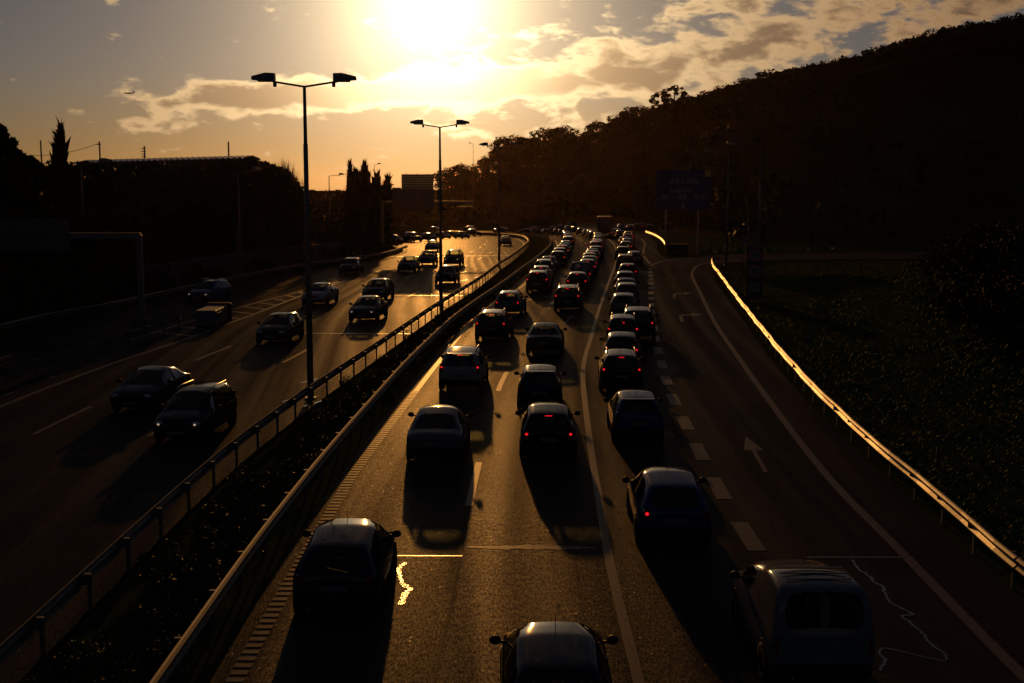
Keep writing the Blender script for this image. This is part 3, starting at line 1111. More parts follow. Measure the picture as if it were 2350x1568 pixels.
# far low wood behind the oncoming bend
cs, rs_ = [], []
for _ in range(900):
    x = random.uniform(-130, -30)
    y = random.uniform(205, 300) + (-x) * 0.3
    top = 8.4 - 27 / 2900 * y
    z = random.uniform(zb(y), top - 1.0)
    cs.append((x, y + 25, z))
    rs_.append(random.uniform(1.2, 2.4))
for _ in range(420):
    x = random.uniform(-32, -14)
    y = random.uniform(345, 420)
    cs.append((x - 16, y + 40, random.uniform(-6, 4)))
    rs_.append(random.uniform(1.6, 3.0))
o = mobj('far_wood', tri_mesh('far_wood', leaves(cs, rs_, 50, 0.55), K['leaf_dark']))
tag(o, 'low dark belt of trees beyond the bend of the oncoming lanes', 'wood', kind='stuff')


def cypress_crown(h, w, n=3600, wav=0.15, lean=0.0):
    t = rng.uniform(0, 1, n) ** 0.9
    prof = w / 2 * np.clip(np.minimum(t / 0.12, 1), 0, 1) * (1 - t ** 2.2) ** 0.7
    ph = rng.uniform(0, 2 * np.pi, n)
    lump = 1 + wav * np.sin(ph * 3 + t * 17) + wav * rng.normal(size=n) * .6
    r = prof * lump * rng.uniform(0.35, 1.0, n) ** 0.5
    p = np.c_[r * np.cos(ph) + lean * t ** 3 * h, r * np.sin(ph), t * h]
    a = np.c_[np.cos(ph) * .35, np.sin(ph) * .35, np.ones(n)] + rng.normal(size=(n, 3)) * .22
    a /= np.linalg.norm(a, axis=1)[:, None]
    b = np.cross(a, rng.normal(size=(n, 3)))
    b /= np.linalg.norm(b, axis=1)[:, None]
    s = (rng.uniform(0.18, 0.5, n) * np.where(rng.uniform(size=n) < .08, 2.6, 1.0))[:, None] * (0.5 + w / 4)
    return np.stack([p - a * s * .4 + b * s * .3, p - a * s * .4 - b * s * .3, p + a * s], axis=1)


def cypress(x, y, z, h, w, label, lean=0.0, wav=.15, grp=None):
    o = empty('cypress_tree', (x, y, z))
    mobj('crown', tri_mesh('crown', cypress_crown(h, w, int(900 + 260 * h), wav, lean), K['leaf_dark']), o)
    mobj('trunk', MB().tube([(0, 0, -.6), (0, 0, h * .5), (lean * h * .5, 0, h * .8)], [h * .018, h * .012, h * .005], 7).mesh('trunk', K['bark'], True), o)
    return tag(o, label, 'cypress', grp)


for (px, py, d, w, lean, wav, lab) in [
        (130, 290, 92, 1.15, 0.05, .22, 'solitary thin cypress with bent tip beside the long roof'),
        (803, 376, 176, 1.5, 0.0, .12, 'narrow pointed cypress, leftmost of the clump by the bend'),
        (832, 378, 178, 2.3, 0.03, .3, 'tallest thick cypress in the middle of the clump by the bend'),
        (818, 398, 174, 2.4, 0.0, .3, 'bushy cypress wedged between the narrow one and the tallest one'),
        (856, 404, 176, 2.6, 0.06, .4, 'ragged cypress right of the tallest one in the clump by the bend'),
        (877, 408, 178, 2.2, 0.09, .5, 'feathery leaning cypress, rightmost of the clump by the bend')]:
    x, y, z1 = at(px, py, d)
    z0 = gz(x, y)
    cypress(x, y, z0, z1 - z0, w, lab, lean, wav)


def conifer(px, py, d, w, lab):
    x, y, z1 = at(px, py, d)
    z0 = gz(x, y)
    h = z1 - z0
    o = empty('pine_tree', (x, y, z0))
    c, r = [], []
    for k in range(60):
        t = random.random()
        a = random.uniform(0, 6.28)
        rad = w / 2 * (1 - t) ** .8 * random.uniform(.5, 1)
        c.append((rad * math.cos(a), rad * math.sin(a), h * (.12 + .86 * t)))
        r.append(.16 * w * (1.1 - t) + .12)
    T = leaves(c, r, 60, 0.26, up=.6)
    mobj('crown', tri_mesh('crown', T, K['leaf_dark']), o)
    mobj('trunk', MB().tube([(0, 0, -.5), (0, 0, h * .97)], [h * .02, h * .004], 7).mesh('trunk', K['bark'], True), o)
    tag(o, lab, 'pine')


conifer(4, 285, 84, 5.0, 'dark pine cut by the left edge of the picture')
conifer(38, 345, 88, 4.0, 'shorter dark pine beside the one at the left edge')
conifer(70, 362, 90, 3.6, 'low spiky pine left of the thin bent cypress')

# reeds at the end of the bank
def blades(name, pts, hmin, hmax, wid, matname, lean=0.35):
    P = np.asarray(pts, dtype=float)
    n = len(P)
    h = rng.uniform(hmin, hmax, n)[:, None]
    a = rng.uniform(0, 2 * np.pi, n)
    l = np.c_[np.cos(a), np.sin(a), np.zeros(n)] * lean * rng.uniform(.2, 1, n)[:, None]
    tip = P + (np.array([0, 0, 1.0]) + l) * h
    w = np.c_[-np.sin(a), np.cos(a), np.zeros(n)] * wid
    return tri_mesh(name, np.stack([P - w, P + w, tip], axis=1), K[matname])


pts = []
for _ in range(1500):
    y = random.uniform(118, 150)
    x = left_edge(y) - random.uniform(2, 13)
    pts.append((x, y, gz(x, y) + .6 * random.random()))
for _ in range(420):
    px = random.gauss(662, 16)
    x, y, z = at(px, 400 + max(0, px - 655) * .9 + abs(random.gauss(0, 14)), random.uniform(128, 140))
    pts.append((x, y, z))
o = mobj('reed_bed', blades('reed_bed', pts, 1.0, 2.2, .035, 'reed', .45))
tag(o, 'feathery reeds at the right end of the left bank', 'reeds', kind='stuff')

# grass of the right verge
pts = []
while len(pts) < 150000:
    y = random.uniform(20, 131) if random.random() < .65 else random.uniform(20, 60)
    xr = xat(RC_R[:8], min(y, 105))
    x = xr + 0.9 + abs(random.gauss(0, 9)) + max(0, y - 112) * .45
    if x > xr + 30 or (y > 118 and x < 19.5 + (y - 118) * .35):
        continue
    pts.append((x, y, gz(x, y) - 0.03))
o = mobj('verge_grass', blades('verge_grass', pts, .05, .16, .03, 'grass', 1.2))
tag(o, 'rough green grass on the verge right of the steel barrier', 'grass', kind='stuff')
pts = []
while len(pts) < 9000:
    y, x = random.uniform(150, 210), random.uniform(20, 40)
    if x < 22.8 + max(0, (y - 190) * .1) or y < 152 + (x - 20) * .0:
        continue
    pts.append((x, y, zt(x, y) - .1))
o = mobj('gore_grass', blades('gore_grass', pts, .25, .6, .06, 'grass', .8))
tag(o, 'green grass in the wedge between main road and exit', 'grass', kind='stuff')
# scrub on the verge, against the right edge
cs, rs_ = [], []
for _ in range(900):
    y = random.uniform(28, 112)
    x = max(xat(RC_R[:8], min(y, 105)) + 9, (2110 - 1175) / 2900 * y + random.uniform(0, 5)) + abs(random.gauss(0, 8))
    r = random.uniform(.5, 1.4)
    cs.append((x, y, gz(x, y) + r * random.uniform(.2, 1.9)))
    rs_.append(r)
o = mobj('verge_scrub', tri_mesh('verge_scrub', leaves(cs, rs_, 110, 0.13), K['leaf_scrub']))
tag(o, 'dark tangled scrub rising on the right verge beyond the grass', 'scrub', kind='stuff')

# shrubs in the central reservation
ORD = ['first', 'second', 'third', 'fourth', 'fifth', 'sixth', 'seventh', 'eighth', 'ninth', 'tenth', 'eleventh', 'twelfth', 'thirteenth', 'fourteenth',
       'fifteenth', 'sixteenth', 'seventeenth', 'eighteenth', 'nineteenth', 'twentieth', 'twenty-first', 'twenty-second', 'twenty-third', 'twenty-fourth',
       'twenty-fifth', 'twenty-sixth', 'twenty-seventh', 'twenty-eighth', 'twenty-ninth', 'thirtieth', 'thirty-first', 'thirty-second']
SHR = []
for v in range(3):
    c = [(random.uniform(-.6, .6), random.uniform(-1.0, 1.0), random.uniform(.05, .42)) for _ in range(26)]
    r = [random.uniform(.16, .32) for _ in c]
    mb = MB()
    for k in range(5):
        a = k * 1.3
        mb.tube([(0, 0, -.1), (.2 * math.cos(a), .25 * math.sin(a), .35), (.4 * math.cos(a), .5 * math.sin(a), .7)], [.022, .016, .006], 5)
    SHR.append((tri_mesh('foliage', leaves(c, r, 110, 0.045), K['leaf_mid']), mb.mesh('stem', K['bark'])))
yy = 17.5
i = 0
while i < 24:
    xm = 0.5 * (xat(LC_R[:13], yy) + xat(RC_L[:15], yy)) + random.uniform(-.35, .35)
    o = empty('shrub', (xm, yy, gz(xm, yy)), random.uniform(0, 6))
    s = random.uniform(.75, 1.15)
    o.scale = (s, s, s)
    fo, st = SHR[i % 3]
    mobj('foliage', fo, o)
    mobj('stem', st, o)
    tag(o, 'low leafy shrub between the two median barriers, %s from the camera' % ORD[i], 'shrub', 'shrubs in the median')
    i += 1
    yy += 1.7 + 0.16 * i


# ------------------------------------------------------------------ barriers
def rail_profile():
    # (depth, height) W-beam, traffic side positive
    return [(0.0, .44), (.03, .455), (.075, .49), (.075, .53), (.02, .575), (0.0, .60), (.02, .625), (.075, .67), (.075, .71), (.03, .745), (0.0, .76)]


POST = MB().box((0, 0, .20), (.055, .12, 1.00), ch=.008).mesh('post', K['rail_dull'])
BRK = MB().box((0, 0, 0), (.20, .09, .22), ch=.008).mesh('bracket', K['rail_dull'])


def barrier(name, label, pts, side, gap=2.5, seg=7.5, wob=0.0, shiny=False):
    """W-beam steel barrier along a ground polyline. side=+1: traffic on the right of travel direction"""
    c = catmull(pts, 1.0)
    tot = float(np.sum(np.hypot(*np.diff(np.array(c), axis=0).T)))
    mid = c[0]
    root = empty(name, (mid[0], mid[1], zt(*mid)))
    off = Vector(root.location)
    s = 0.0
    prof = rail_profile()
    while s < tot - 0.2:
        e = min(s + seg, tot)
        q, _ = cut(c, s, e)
        vs, fs = [], []
        m = len(prof)
        for i, p in enumerate(q):
            a, b = q[max(i - 1, 0)], q[min(i + 1, len(q) - 1)]
            d = Vector((b[0] - a[0], b[1] - a[1])).normalized()
            n = Vector((d.y, -d.x)) * side
            w = wob * math.sin((s + i * 1.2) * .55) * .5 + wob * math.sin((s + i * 1.2) * 1.3) * .5
            for lay in (0, 1):
                for (dp, h) in prof:
                    x, y = p[0] + n.x * (dp + .10 + w - lay * .006), p[1] + n.y * (dp + .10 + w - lay * .006)
                    vs.append((x - off.x, y - off.y, zt(p[0], p[1]) + h + w * .5 - off.z))
        M2 = 2 * m
        for i in range(len(q) - 1):
            for k in range(m - 1):
                a = i * M2 + k
                fs.append((a, a + M2, a + M2 + 1, a + 1))
                a += m
                fs.append((a + 1, a + M2 + 1, a + M2, a))
            for (k0, k1) in ((0, m), (2 * m - 1, m - 1)):
                a, b = i * M2 + k0, i * M2 + k1
                fs.append((a, b, b + M2, a + M2))
        mobj('beam', MB().add(vs, fs).mesh('beam', K['galvanised' if shiny else 'rail_dull'], False), root)
        s = e - 0.0
    s = 0.6
    while s < tot:
        q, _ = cut(c, s, min(s + .5, tot))
        p = q[0]
        d = Vector((q[-1][0] - p[0], q[-1][1] - p[1]))
        if d.length < 1e-4:
            break
        az = math.atan2(d.y, d.x)
        z = zt(*p)
        n = Vector((math.sin(az), -math.cos(az))) * side
        po = mobj('post', POST, root, (p[0] - off.x - n.x * .02, p[1] - off.y - n.y * .02, z - off.z), (0, 0, az - R(90)))
        mobj('bracket', BRK, po, (side * .055, 0, .60))
        s += gap
    return tag(root, label, 'crash barrier')


barrier('steel_barrier', 'dark steel barrier on the oncoming-lanes side of the median', [(x - .05, y) for x, y in LC_R[:17]], -1, gap=2.5)
RCB = [(-5.62, 10)] + [(-5.66, 22.3), (-5.64, 27.2), (-5.46, 34.9), (-5.07, 44.6), (-4.62, 54.2), (-3.57, 69.9), (-2.67, 79.4), (-0.62, 99), (0.71, 114),
                       (2.04, 128.4), (3.66, 149.7), (5.03, 171.9), (5.73, 190.4), (6.3, 215), (7.0, 250), (6.6, 284), (3.4, 311), (-2.6, 326)]
barrier('steel_barrier', 'steel barrier with sunlit top edge left of the queueing lanes', RCB, 1, gap=2.5)
RRB = [(10.45, 10), (10.45, 25), (10.73, 31.6), (11.06, 40), (12.02, 52.8), (13.95, 72.3), (15.58, 87.8), (17.49, 105.1), (19.02, 118.9), (20.39, 127.6), (21.6, 130.8)]
barrier('steel_barrier', 'gleaming steel barrier along the right verge of the exit lane', RRB, -1, gap=2.5, wob=.06, shiny=True)
GRB = [(-21.0, 36), (-20.95, 51), (-20.0, 58.9), (-18.9, 72.4)]
barrier('steel_barrier', 'short steel barrier on the left gore ending at the crash cushion', GRB, -1, gap=2.5)
LRB = [(-28.4, 40), (-27.2, 70.6), (-25.4, 79.7), (-22.6, 104.6), (-19.9, 121), (-15.0, 142.7), (-14.0, 168)]
barrier('steel_barrier', 'steel barrier at the foot of the left bank', LRB, 1, gap=4)
barrier('steel_barrier', 'far sunlit steel barrier bending away right of the queue', [(19.6, 160), (21.26, 179), (22.5, 200), (22.9, 216)], -1, gap=4, shiny=True)


def cushion(x, y, rz, w, h, label):
    o = empty('crash_cushion', (x, y, zt(x, y)), rz)
    mobj('nose', MB().box((0, 0, h / 2), (w, .35, h), ch=.06).mesh('nose', K['black_plastic']), o)
    for k in range(4):
        mobj('bay', MB().box((0, .62 + k * .8, h * .45), (w * .78, .72, h * .86), ch=.04).mesh('bay', K['steel_dark']), o)
    for s in (-1, 1):
        mobj('side_panel', MB().box((s * w * .44, 1.7, h * .6), (.04, 3.2, .32), ch=.01).mesh('side_panel', K['black_plastic']), o)
    return tag(o, label, 'crash cushion')


cushion(-17.6, 75.5, R(180), 1.5, 1.1, 'dark boxy crash cushion ahead of the left gore barrier')
cushion(19.6, 149, R(-10), 2.3, 1.2, 'dark boxy crash cushion at the exit gore on the right')


# ------------------------------------------------------------------ lamp posts
def lamp_head(parent, x, z, s, k=1.0):
    """luminaire reaching along +-x from the arm tip"""
    o = MB()
    prof = [(0.0, -.06, .16), (.02, .24, .30), (.42, .25, .34), (1.02, .13, .22)]
    vs, fs = [], []
    for (u, top, hw) in prof:
        bot = {0.0: -.12, .02: -.10}.get(u, -.02 if u < .9 else 0.0)
        for (yy_, zz) in ((-hw, bot), (hw, bot), (hw * .72, top), (-hw * .72, top)):
            vs.append((x + s * u * k, yy_, z + zz))
    for i in range(3):
        for j in range(4):
            a, b = i * 4 + j, i * 4 + (j + 1) % 4
            fs.append((a, b, b + 4, a + 4))
    fs += [(3, 2, 1, 0), (12, 13, 14, 15)]
    o.add(vs, fs)
    o.box((x + s * .02, 0, z - .16), (.13, .14, .20), ch=.02)
    hd = mobj('lamp_head', o.mesh('lamp_head', K['steel_dark']), parent)
    mobj('lens', MB().box((x + s * .5 * k, 0, z - .045), (.55 * k, .3, .06), ch=.02).mesh('lens', K['lamp_glass']), hd)


def lamp_post(x, y, h, label, arms=2, reach=1.08, rz=0.0, group=None, z=None):
    o = empty('lamp_post', (x, y, zt(x, y) - .1 if z is None else z), rz)
    mobj('pole', MB().tube([(0, 0, -.2), (0, 0, h * .55), (0, 0, h * .82), (0, 0, h * .8202), (0, 0, h)], [.13, .10, .088, .072, .06], 10).mesh('pole', K['steel_dark'], True), o)
    mobj('base_plate', MB().box((0, 0, .12), (.42, .42, .06), ch=.01).mesh('base_plate', K['steel_dark']), o)
    for s in ((-1, 1) if arms == 2 else (1,)):
        mobj('arm', MB().tube([(0, 0, h - .03), (s * reach, 0, h + .14)], .04, 7).mesh('arm', K['steel_dark'], True), o)
        lamp_head(o, s * reach, h + .22, s, .85)
    return tag(o, label, 'lamp post', group)


G = 'lamp posts lining the motorway'
lamp_post(-7.80, 48.3, 12.0, 'tall double-armed lamp post in the median nearest the camera', rz=R(2), group=G)
lamp_post(-4.78, 84.8, 12.0, 'second double-armed lamp post in the median, left of the picture centre', rz=R(3), group=G)
lamp_post(-1.28, 126.1, 12.0, 'third double-armed lamp post in the median, against the trees', rz=R(4), group=G)


def lamp1(px, py, d, label, flip=False, reach=1.6, x=None):
    X, Y, Z = at(px, py, d)
    z0 = gz(X, Y) if d < 200 else zt(X, Y)
    lamp_post(X, Y, Z - z0, label, 1, reach, R(180) if flip else 0, G, z0)


lamp1(755, 404, 200, 'single-arm lamp post standing just right of the nearest double lamp')
lamp1(859, 378, 330, 'thin far lamp post rising behind the cypress clump', reach=.9)
lamp1(868, 428, 225, 'single-arm lamp post half hidden by the cypress clump', reach=2.0)
lamp1(1086, 330, 480, 'thin far lamp post above the domed skyline trees', True, .9)
lamp1(1124, 358, 480, 'shorter thin far lamp post left of the third double lamp', reach=.9)
lamp1(185, 378, 92, 'dark lamp post in front of the long roof at left', reach=1.4)
lamp1(546, 396, 112, 'dark lamp post at the right end of the long roof', reach=1.2)
lamp1(1747, 336, 92, 'dark lamp post on the right verge behind the round speed signs', True, 1.6)
lamp1(1672, 352, 128, 'dark lamp post by the exit bend with its head toward the blue sign', True, 1.5)


# ------------------------------------------------------------------ gantries and signs
def sign_panel(parent, x0, x1, z0, z1, y, ribs=True, rows=0):
    """sign seen from behind: sheets between horizontal stiffeners, on uprights"""
    pl = None
    h = z1 - z0
    n = max(4, int(round(h / .30)))
    for k in range(n):
        za, zb_ = z0 + h * k / n, z0 + h * (k + 1) / n
        mobj('plank', MB().box(((x0 + x1) / 2, y + random.uniform(-.004, .004), (za + zb_) / 2), (x1 - x0, .05, (zb_ - za) - .004), ch=.012).mesh('plank', K['sign_back']), parent)
    m = max(2, int((x1 - x0) / 1.5) + 1)
    for k in range(m):
        xx = x0 + (x1 - x0) * (k + .5) / m
        mobj('upright', MB().box((xx, y - .11, (z0 + z1) / 2), (.10, .12, h + .1), ch=.01).mesh('upright', K['steel_dark']), parent)


g = empty('sign_gantry', (-6.5, 160, zt(-6.5, 160)))
zg = g.location.z
sign_panel(g, -13.89 + 6.5, -9.85 + 6.5, 4.75 - zg, 9.11 - zg, 0)
sign_panel(g, -15.08 + 6.5, -13.93 + 6.5, 4.80 - zg, 7.42 - zg, .02)
mobj('beam', MB().box((-4.2, .45, 5.6 - zg), (11.6, .32, .32), ch=.03).mesh('beam', K['steel_dark']), g)
mobj('lamp_bar', MB().box((.65, -.05, 5.05 - zg), (2.0, .22, .10), ch=.02).mesh('lamp_bar', K['galvanised']), g)
for xx in (-9.9,):
    mobj('post', MB().box((xx, .45, (5.6 - zg) / 2), (.35, .40, 5.6 - zg + .4), ch=.03).mesh('post', K['steel_dark']), g)
tag(g, 'far gantry carrying two stepped grey sign panels seen from behind', 'sign gantry')

g = empty('sign_gantry', (-21.6, 73, zt(-21.6, 73)))
sign_panel(g, -10.2, -3.95, 4.30, 6.12, 0)
mobj('beam', MB().box((-5.6, .35, 5.18), (11.4, .35, .38), ch=.03).mesh('beam', K['steel_dark']), g)
for xx in (0, -11.2):
    mobj('post', MB().box((xx, .35, 2.55), (.32, .36, 5.4), ch=.03).mesh('post', K['steel_dark']), g)
    mobj('footing', MB().box((xx, .35, .1), (.8, .8, .5), ch=.04).mesh('footing', K['concrete']), g)
tag(g, 'dark gantry at left with the back of a wide sign over the slip road', 'sign gantry')


def text_mesh(name, s, size, m, ext=.004):
    cu = bpy.data.curves.new(name, 'FONT')
    cu.body = s
    cu.size = size
    cu.align_x = 'CENTER'
    cu.align_y = 'CENTER'
    cu.extrude = ext
    o = link(bpy.data.objects.new(name, cu))
    dg = bpy.context.evaluated_depsgraph_get()
    me = bpy.data.meshes.new_from_object(o.evaluated_get(dg))
    bpy.data.objects.remove(o)
    me.materials.clear()
    me.materials.append(m)
    return me


b = empty('direction_sign', (20.16, 150, zt(20, 150)), R(-4))
zg = b.location.z
cz = 7.2 - zg
mobj('panel', MB().box((0, 0, cz), (6.5, .08, 4.7), ch=.03).mesh('panel', K['sign_blue']), b)
for s in (-1, 1):
    mobj('post', MB().box((s * 1.9, .2, 2.6), (.26, .26, 6.2), ch=.02).mesh('post', K['steel_dark']), b)
for (tx, tz, sz, ox) in (('A9-CREL', 1.0, .92, .15), ('Loures', .02, .92, -.2), ('A1 - A8 - A10', -.82, .92, .1)):
    mobj('lettering', text_mesh('lettering', tx, sz, K['sign_white']), b, (ox, -.05, cz + tz), (R(90), 0, 0))
mobj('down_arrow', MB().add([(-.09, -.046, cz - 1.4), (.09, -.046, cz - 1.4), (.09, -.046, cz - 1.85), (-.09, -.046, cz - 1.85), (-.28, -.046, cz - 1.8), (.28, -.046, cz - 1.8), (0, -.046, cz - 2.2)],
                            [(0, 1, 2, 3), (4, 6, 5)]).mesh('down_arrow', K['sign_white']), b)
mobj('exit_plate', MB().box((2.85, -.055, cz + 1.95), (.7, .03, .75), ch=.01).mesh('exit_plate', K['sign_yellow']), b)
tag(b, 'large blue direction sign with white place names above the exit', 'road sign')


def round_sign(parent, z, r, txt):
    o = MB().lathe_x([(-.012, r), (.012, r)], n=28).mesh('disc', K['sign_red'])
    d = mobj('disc', o, parent, (0, -.07, z), (0, 0, R(90)))
    mobj('face', MB().lathe_x([(-.003, r * .78), (.003, r * .78)], n=28).mesh('face', K['sign_face']), d, (-.0165, 0, 0))
    if txt:
        mobj('numeral', text_mesh('numeral', txt, r * 1.05, K['sign_black']), d, (-.022, 0, -.0), (R(90), 0, R(-90)))
    else:
        mobj('bar', MB().box((-.022, 0, 0), (.008, r * .9, r * .22)).mesh('bar', K['sign_black']), d)


b = empty('speed_sign', (16.9, 88, gz(16.9, 88)), R(-3))
mobj('backboard', MB().box((0, 0, 2.05), (1.15, .06, 3.7), ch=.02).mesh('backboard', K['sign_black']), b)
mobj('post', MB().tube([(-.5, .09, -.3), (-.5, .09, 6.4)], .045, 8).mesh('post', K['galvanised'], True), b)
mobj('post', MB().tube([(.45, .09, -.3), (.45, .09, 4.0)], .045, 8).mesh('post', K['galvanised'], True), b)
round_sign(b, 3.3, .46, '')
round_sign(b, 2.15, .46, '60')
mobj('panel', MB().box((0, -.07, 1.05), (.86, .03, .62), ch=.01).mesh('panel', K['sign_face']), b)
mobj('arrow', MB().add([(-.28, -.088, .85), (-.22, -.088, .79), (.15, -.088, 1.12), (.22, -.088, 1.05), (.27, -.088, 1.27), (.04, -.088, 1.22), (.1, -.088, 1.17)],
                       [(0, 1, 2, 6), (3, 4, 5)]).mesh('arrow', K['sign_black']), b)
tag(b, 'tall board of round speed signs reading 60 on the right verge', 'road sign')

b = empty('speed_sign', (19.5, 124, gz(22.0, 124)), R(-5))
b.location = (22.6, 124, gz(22.6, 124))
mobj('post', MB().tube([(0, .05, -.3), (0, .05, 3.2)], .04, 8).mesh('post', K['galvanised'], True), b)
round_sign(b, 2.7, .42, '')
tag(b, 'small dark round sign on the exit bend left of the speed board', 'road sign')


def verge_plate(x, y, h, w, ph, lab):
    o = empty('marker_post', (x, y, gz(x, y)), R(-8))
    mobj('post', MB().tube([(0, 0, -.3), (0, 0, h)], .035, 7).mesh('post', K['galvanised'], True), o)
    mobj('plate', MB().box((0, -.05, h - ph / 2), (w, .025, ph), ch=.008).mesh('plate', K['sign_back']), o)
    tag(o, lab, 'marker post')


x, y, z = at(1857, 790, 58)
verge_plate(x, y, 1.25, .42, .30, 'small T-shaped marker post in the grass halfway along the right barrier')
x, y, z = at(2150, 1085, 36.5)
verge_plate(x, y, 1.0, .22, .3, 'small marker post in the grass behind the near right barrier')

b = empty('roadside_pillar', (-24.6, 113, zt(-24, 113)))
mobj('pillar', MB().box((0, 0, 2.0), (.30, .35, 4.2), ch=.03).mesh('pillar', K['galvanised']), b)
mobj('side_plate', MB().box((.32, .1, 2.0), (.16, .1, 4.0), ch=.02).mesh('side_plate', K['reed']), b)
tag(b, 'narrow sunlit upright pillar at the foot of the left bank', 'pillar')

# retaining wall along the slip road
wl = [(-27.0, 92), (-24.4, 108), (-21.6, 122), (-18.6, 136)]
c = catmull(wl, 2.0)
o = empty('retaining_wall', (c[0][0], c[0][1], zt(*c[0])))
n = 11
P = resample(c, n + 1)
for k in range(n):
    a, e = P[k], P[k + 1]
    d = Vector((e[0] - a[0], e[1] - a[1]))
    az = math.atan2(d.y, d.x)
    m = (a + e) / 2
    mobj('panel', MB().box((0, 0, 1.0), (d.length - .03, .35, 2.4), ch=.03).mesh('panel', K['concrete']), o,
         (m[0] - o.location.x, m[1] - o.location.y, zt(m[0], m[1]) - o.location.z), (0, 0, az))
tag(o, 'low concrete retaining wall at the foot of the left bank', 'wall')

# ------------------------------------------------------------------ the long shed on the bank
Lb = 18.8
b = empty('shed', (-48.1, 140, 6.0))
wx0, wx1 = .2, Lb - .2
wv = [(x_, y_, z_ + (.53 * x_ / Lb if z_ > 0 else 0)) for z_ in (-1.5, 4.16) for (x_, y_) in ((wx0, .2), (wx1, .2), (wx1, 8.2), (wx0, 8.2))]
mobj('wall', MB().add(wv, [(3, 2, 1, 0), (4, 5, 6, 7), (0, 1, 5, 4), (1, 2, 6, 5), (2, 3, 7, 6), (3, 0, 4, 7)]).mesh('wall', K['concrete']), b)
mobj('ridge_board', MB().add([(wx0, 4.15, 4.0), (wx1, 4.15, 4.53), (wx1, 4.15, 4.96), (wx0, 4.15, 4.43), (wx0, 4.25, 4.0), (wx1, 4.25, 4.53), (wx1, 4.25, 4.96), (wx0, 4.25, 4.43)],
                             [(0, 1, 2, 3), (7, 6, 5, 4), (0, 4, 5, 1), (1, 5, 6, 2), (2, 6, 7, 3), (3, 7, 4, 0)]).mesh('ridge_board', K['concrete']), b)
vs, fs = [], []
nc = 360
for k in range(nc + 1):
    x = Lb * k / nc
    z = 4.50 + .53 * x / Lb + .15 * abs(math.sin(math.pi * x / .62)) ** .8
    for (yv, dz_) in ((-.3, -.30), (4.2, 0.0), (8.8, -.30)):
        vs.append((x, yv, z + dz_))
    for (yv, dz_) in ((-.3, -.42), (4.2, -.12), (8.8, -.42)):
        vs.append((x, yv, z + dz_))
for k in range(nc):
    for j in (0, 1):
        a = k * 6 + j
        fs.append((a, a + 6, a + 7, a + 1))
        a += 3
        fs.append((a + 1, a + 7, a + 6, a))
    a = k * 6
    fs.append((a, a + 3, a + 9, a + 6))
    fs.append((a + 2, a + 8, a + 11, a + 5))
mobj('roof', MB().add(vs, fs).mesh('roof', K['roof_sheet']), b)
tag(b, 'long low shed with corrugated roof on top of the left bank', 'shed')

for (px, py, d, cross, lab) in [(93, 322, 158, 0, 'utility pole left of the bent cypress'), (228, 325, 152, 1, 'utility pole carrying the sloping wire behind the roof'),
                                (331, 335, 158, 4, 'short utility pole with stacked insulators behind the roof'), (524, 325, 150, 0, 'plain utility pole near the right end of the roof')]:
    X, Y, Z = at(px, py, d)
    z0 = gz(X, Y)
    o = empty('utility_pole', (X, Y, z0))
    mobj('pole', MB().tube([(0, 0, -.5), (0, 0, Z - z0)], [.14, .09], 8).mesh('pole', K['wood_pole'], True), o)
    for k in range(cross):
        mobj('insulator', MB().box((-.1, 0, Z - z0 - .35 - k * .32), (.62, .08, .09), ch=.01).mesh('insulator', K['steel_dark']), o)
    tag(o, lab, 'utility pole')
p0, p1 = Vector(at(228, 329, 152)), Vector(at(78, 358, 140))
cpts = [p0.lerp(p1, t / 14) + Vector((0, 0, -.35 * math.sin(math.pi * t / 14))) for t in range(15)]
o = empty('overhead_wire', cpts[-1])
mobj('wire', MB().tube([p - cpts[-1] for p in cpts], .03, 5).mesh('wire', K['steel_dark'], True), o)
tag(o, 'thin sloping wire from the utility pole toward the bent cypress', 'wire')

# ------------------------------------------------------------------ aeroplane
X, Y, Z = at(296, 214, 4000)
o = empty('aeroplane', (X, Y, Z), R(8))
mb = MB()
vs, fs = [], []
for k, (xx, r) in enumerate([(-16, .3), (-14.6, 1.3), (-12, 2.0), (6, 2.0), (12, 1.3), (16, .35)]):
    for j in range(10):
        t = 2 * math.pi * j / 10
        vs.append((xx, r * math.cos(t), r * math.sin(t) + (.5 if xx > 10 else 0)))
for k in range(5):
    for j in range(10):
        a, c_ = k * 10 + j, k * 10 + (j + 1) % 10
        fs.append((a, c_, c_ + 10, a + 10))
fs += [tuple(range(10)), tuple(range(59, 49, -1))]
mobj('fuselage', MB().add(vs, fs).mesh('fuselage', K['sign_back'], True), o)
for s in (-1, 1):
    def slab(P, th):
        v = [(a, b_, c_ + th / 2) for a, b_, c_ in P] + [(a, b_, c_ - th / 2) for a, b_, c_ in P]
        return MB().add(v, [(0, 1, 2, 3), (7, 6, 5, 4), (0, 4, 5, 1), (1, 5, 6, 2), (2, 6, 7, 3), (3, 7, 4, 0)])
    mobj('wing', slab([(-4, s * 1.5, -.6), (3, s * 1.5, -.6), (8, s * 15, 1.2), (5.5, s * 15, 1.2)], .4).mesh('wing', K['sign_back']), o)
    mobj('tailplane', slab([(12, s * .6, .8), (15.5, s * .6, .8), (17, s * 5.5, 1.2), (15.3, s * 5.5, 1.2)], .25).mesh('tailplane', K['sign_back']), o)
    mobj('engine', MB().lathe_x([(-3.6, .7), (-3, .95), (-.8, .85), (0, .5)], (0.5, s * 5, -1.6), 10).mesh('engine', K['sign_back'], True), o)
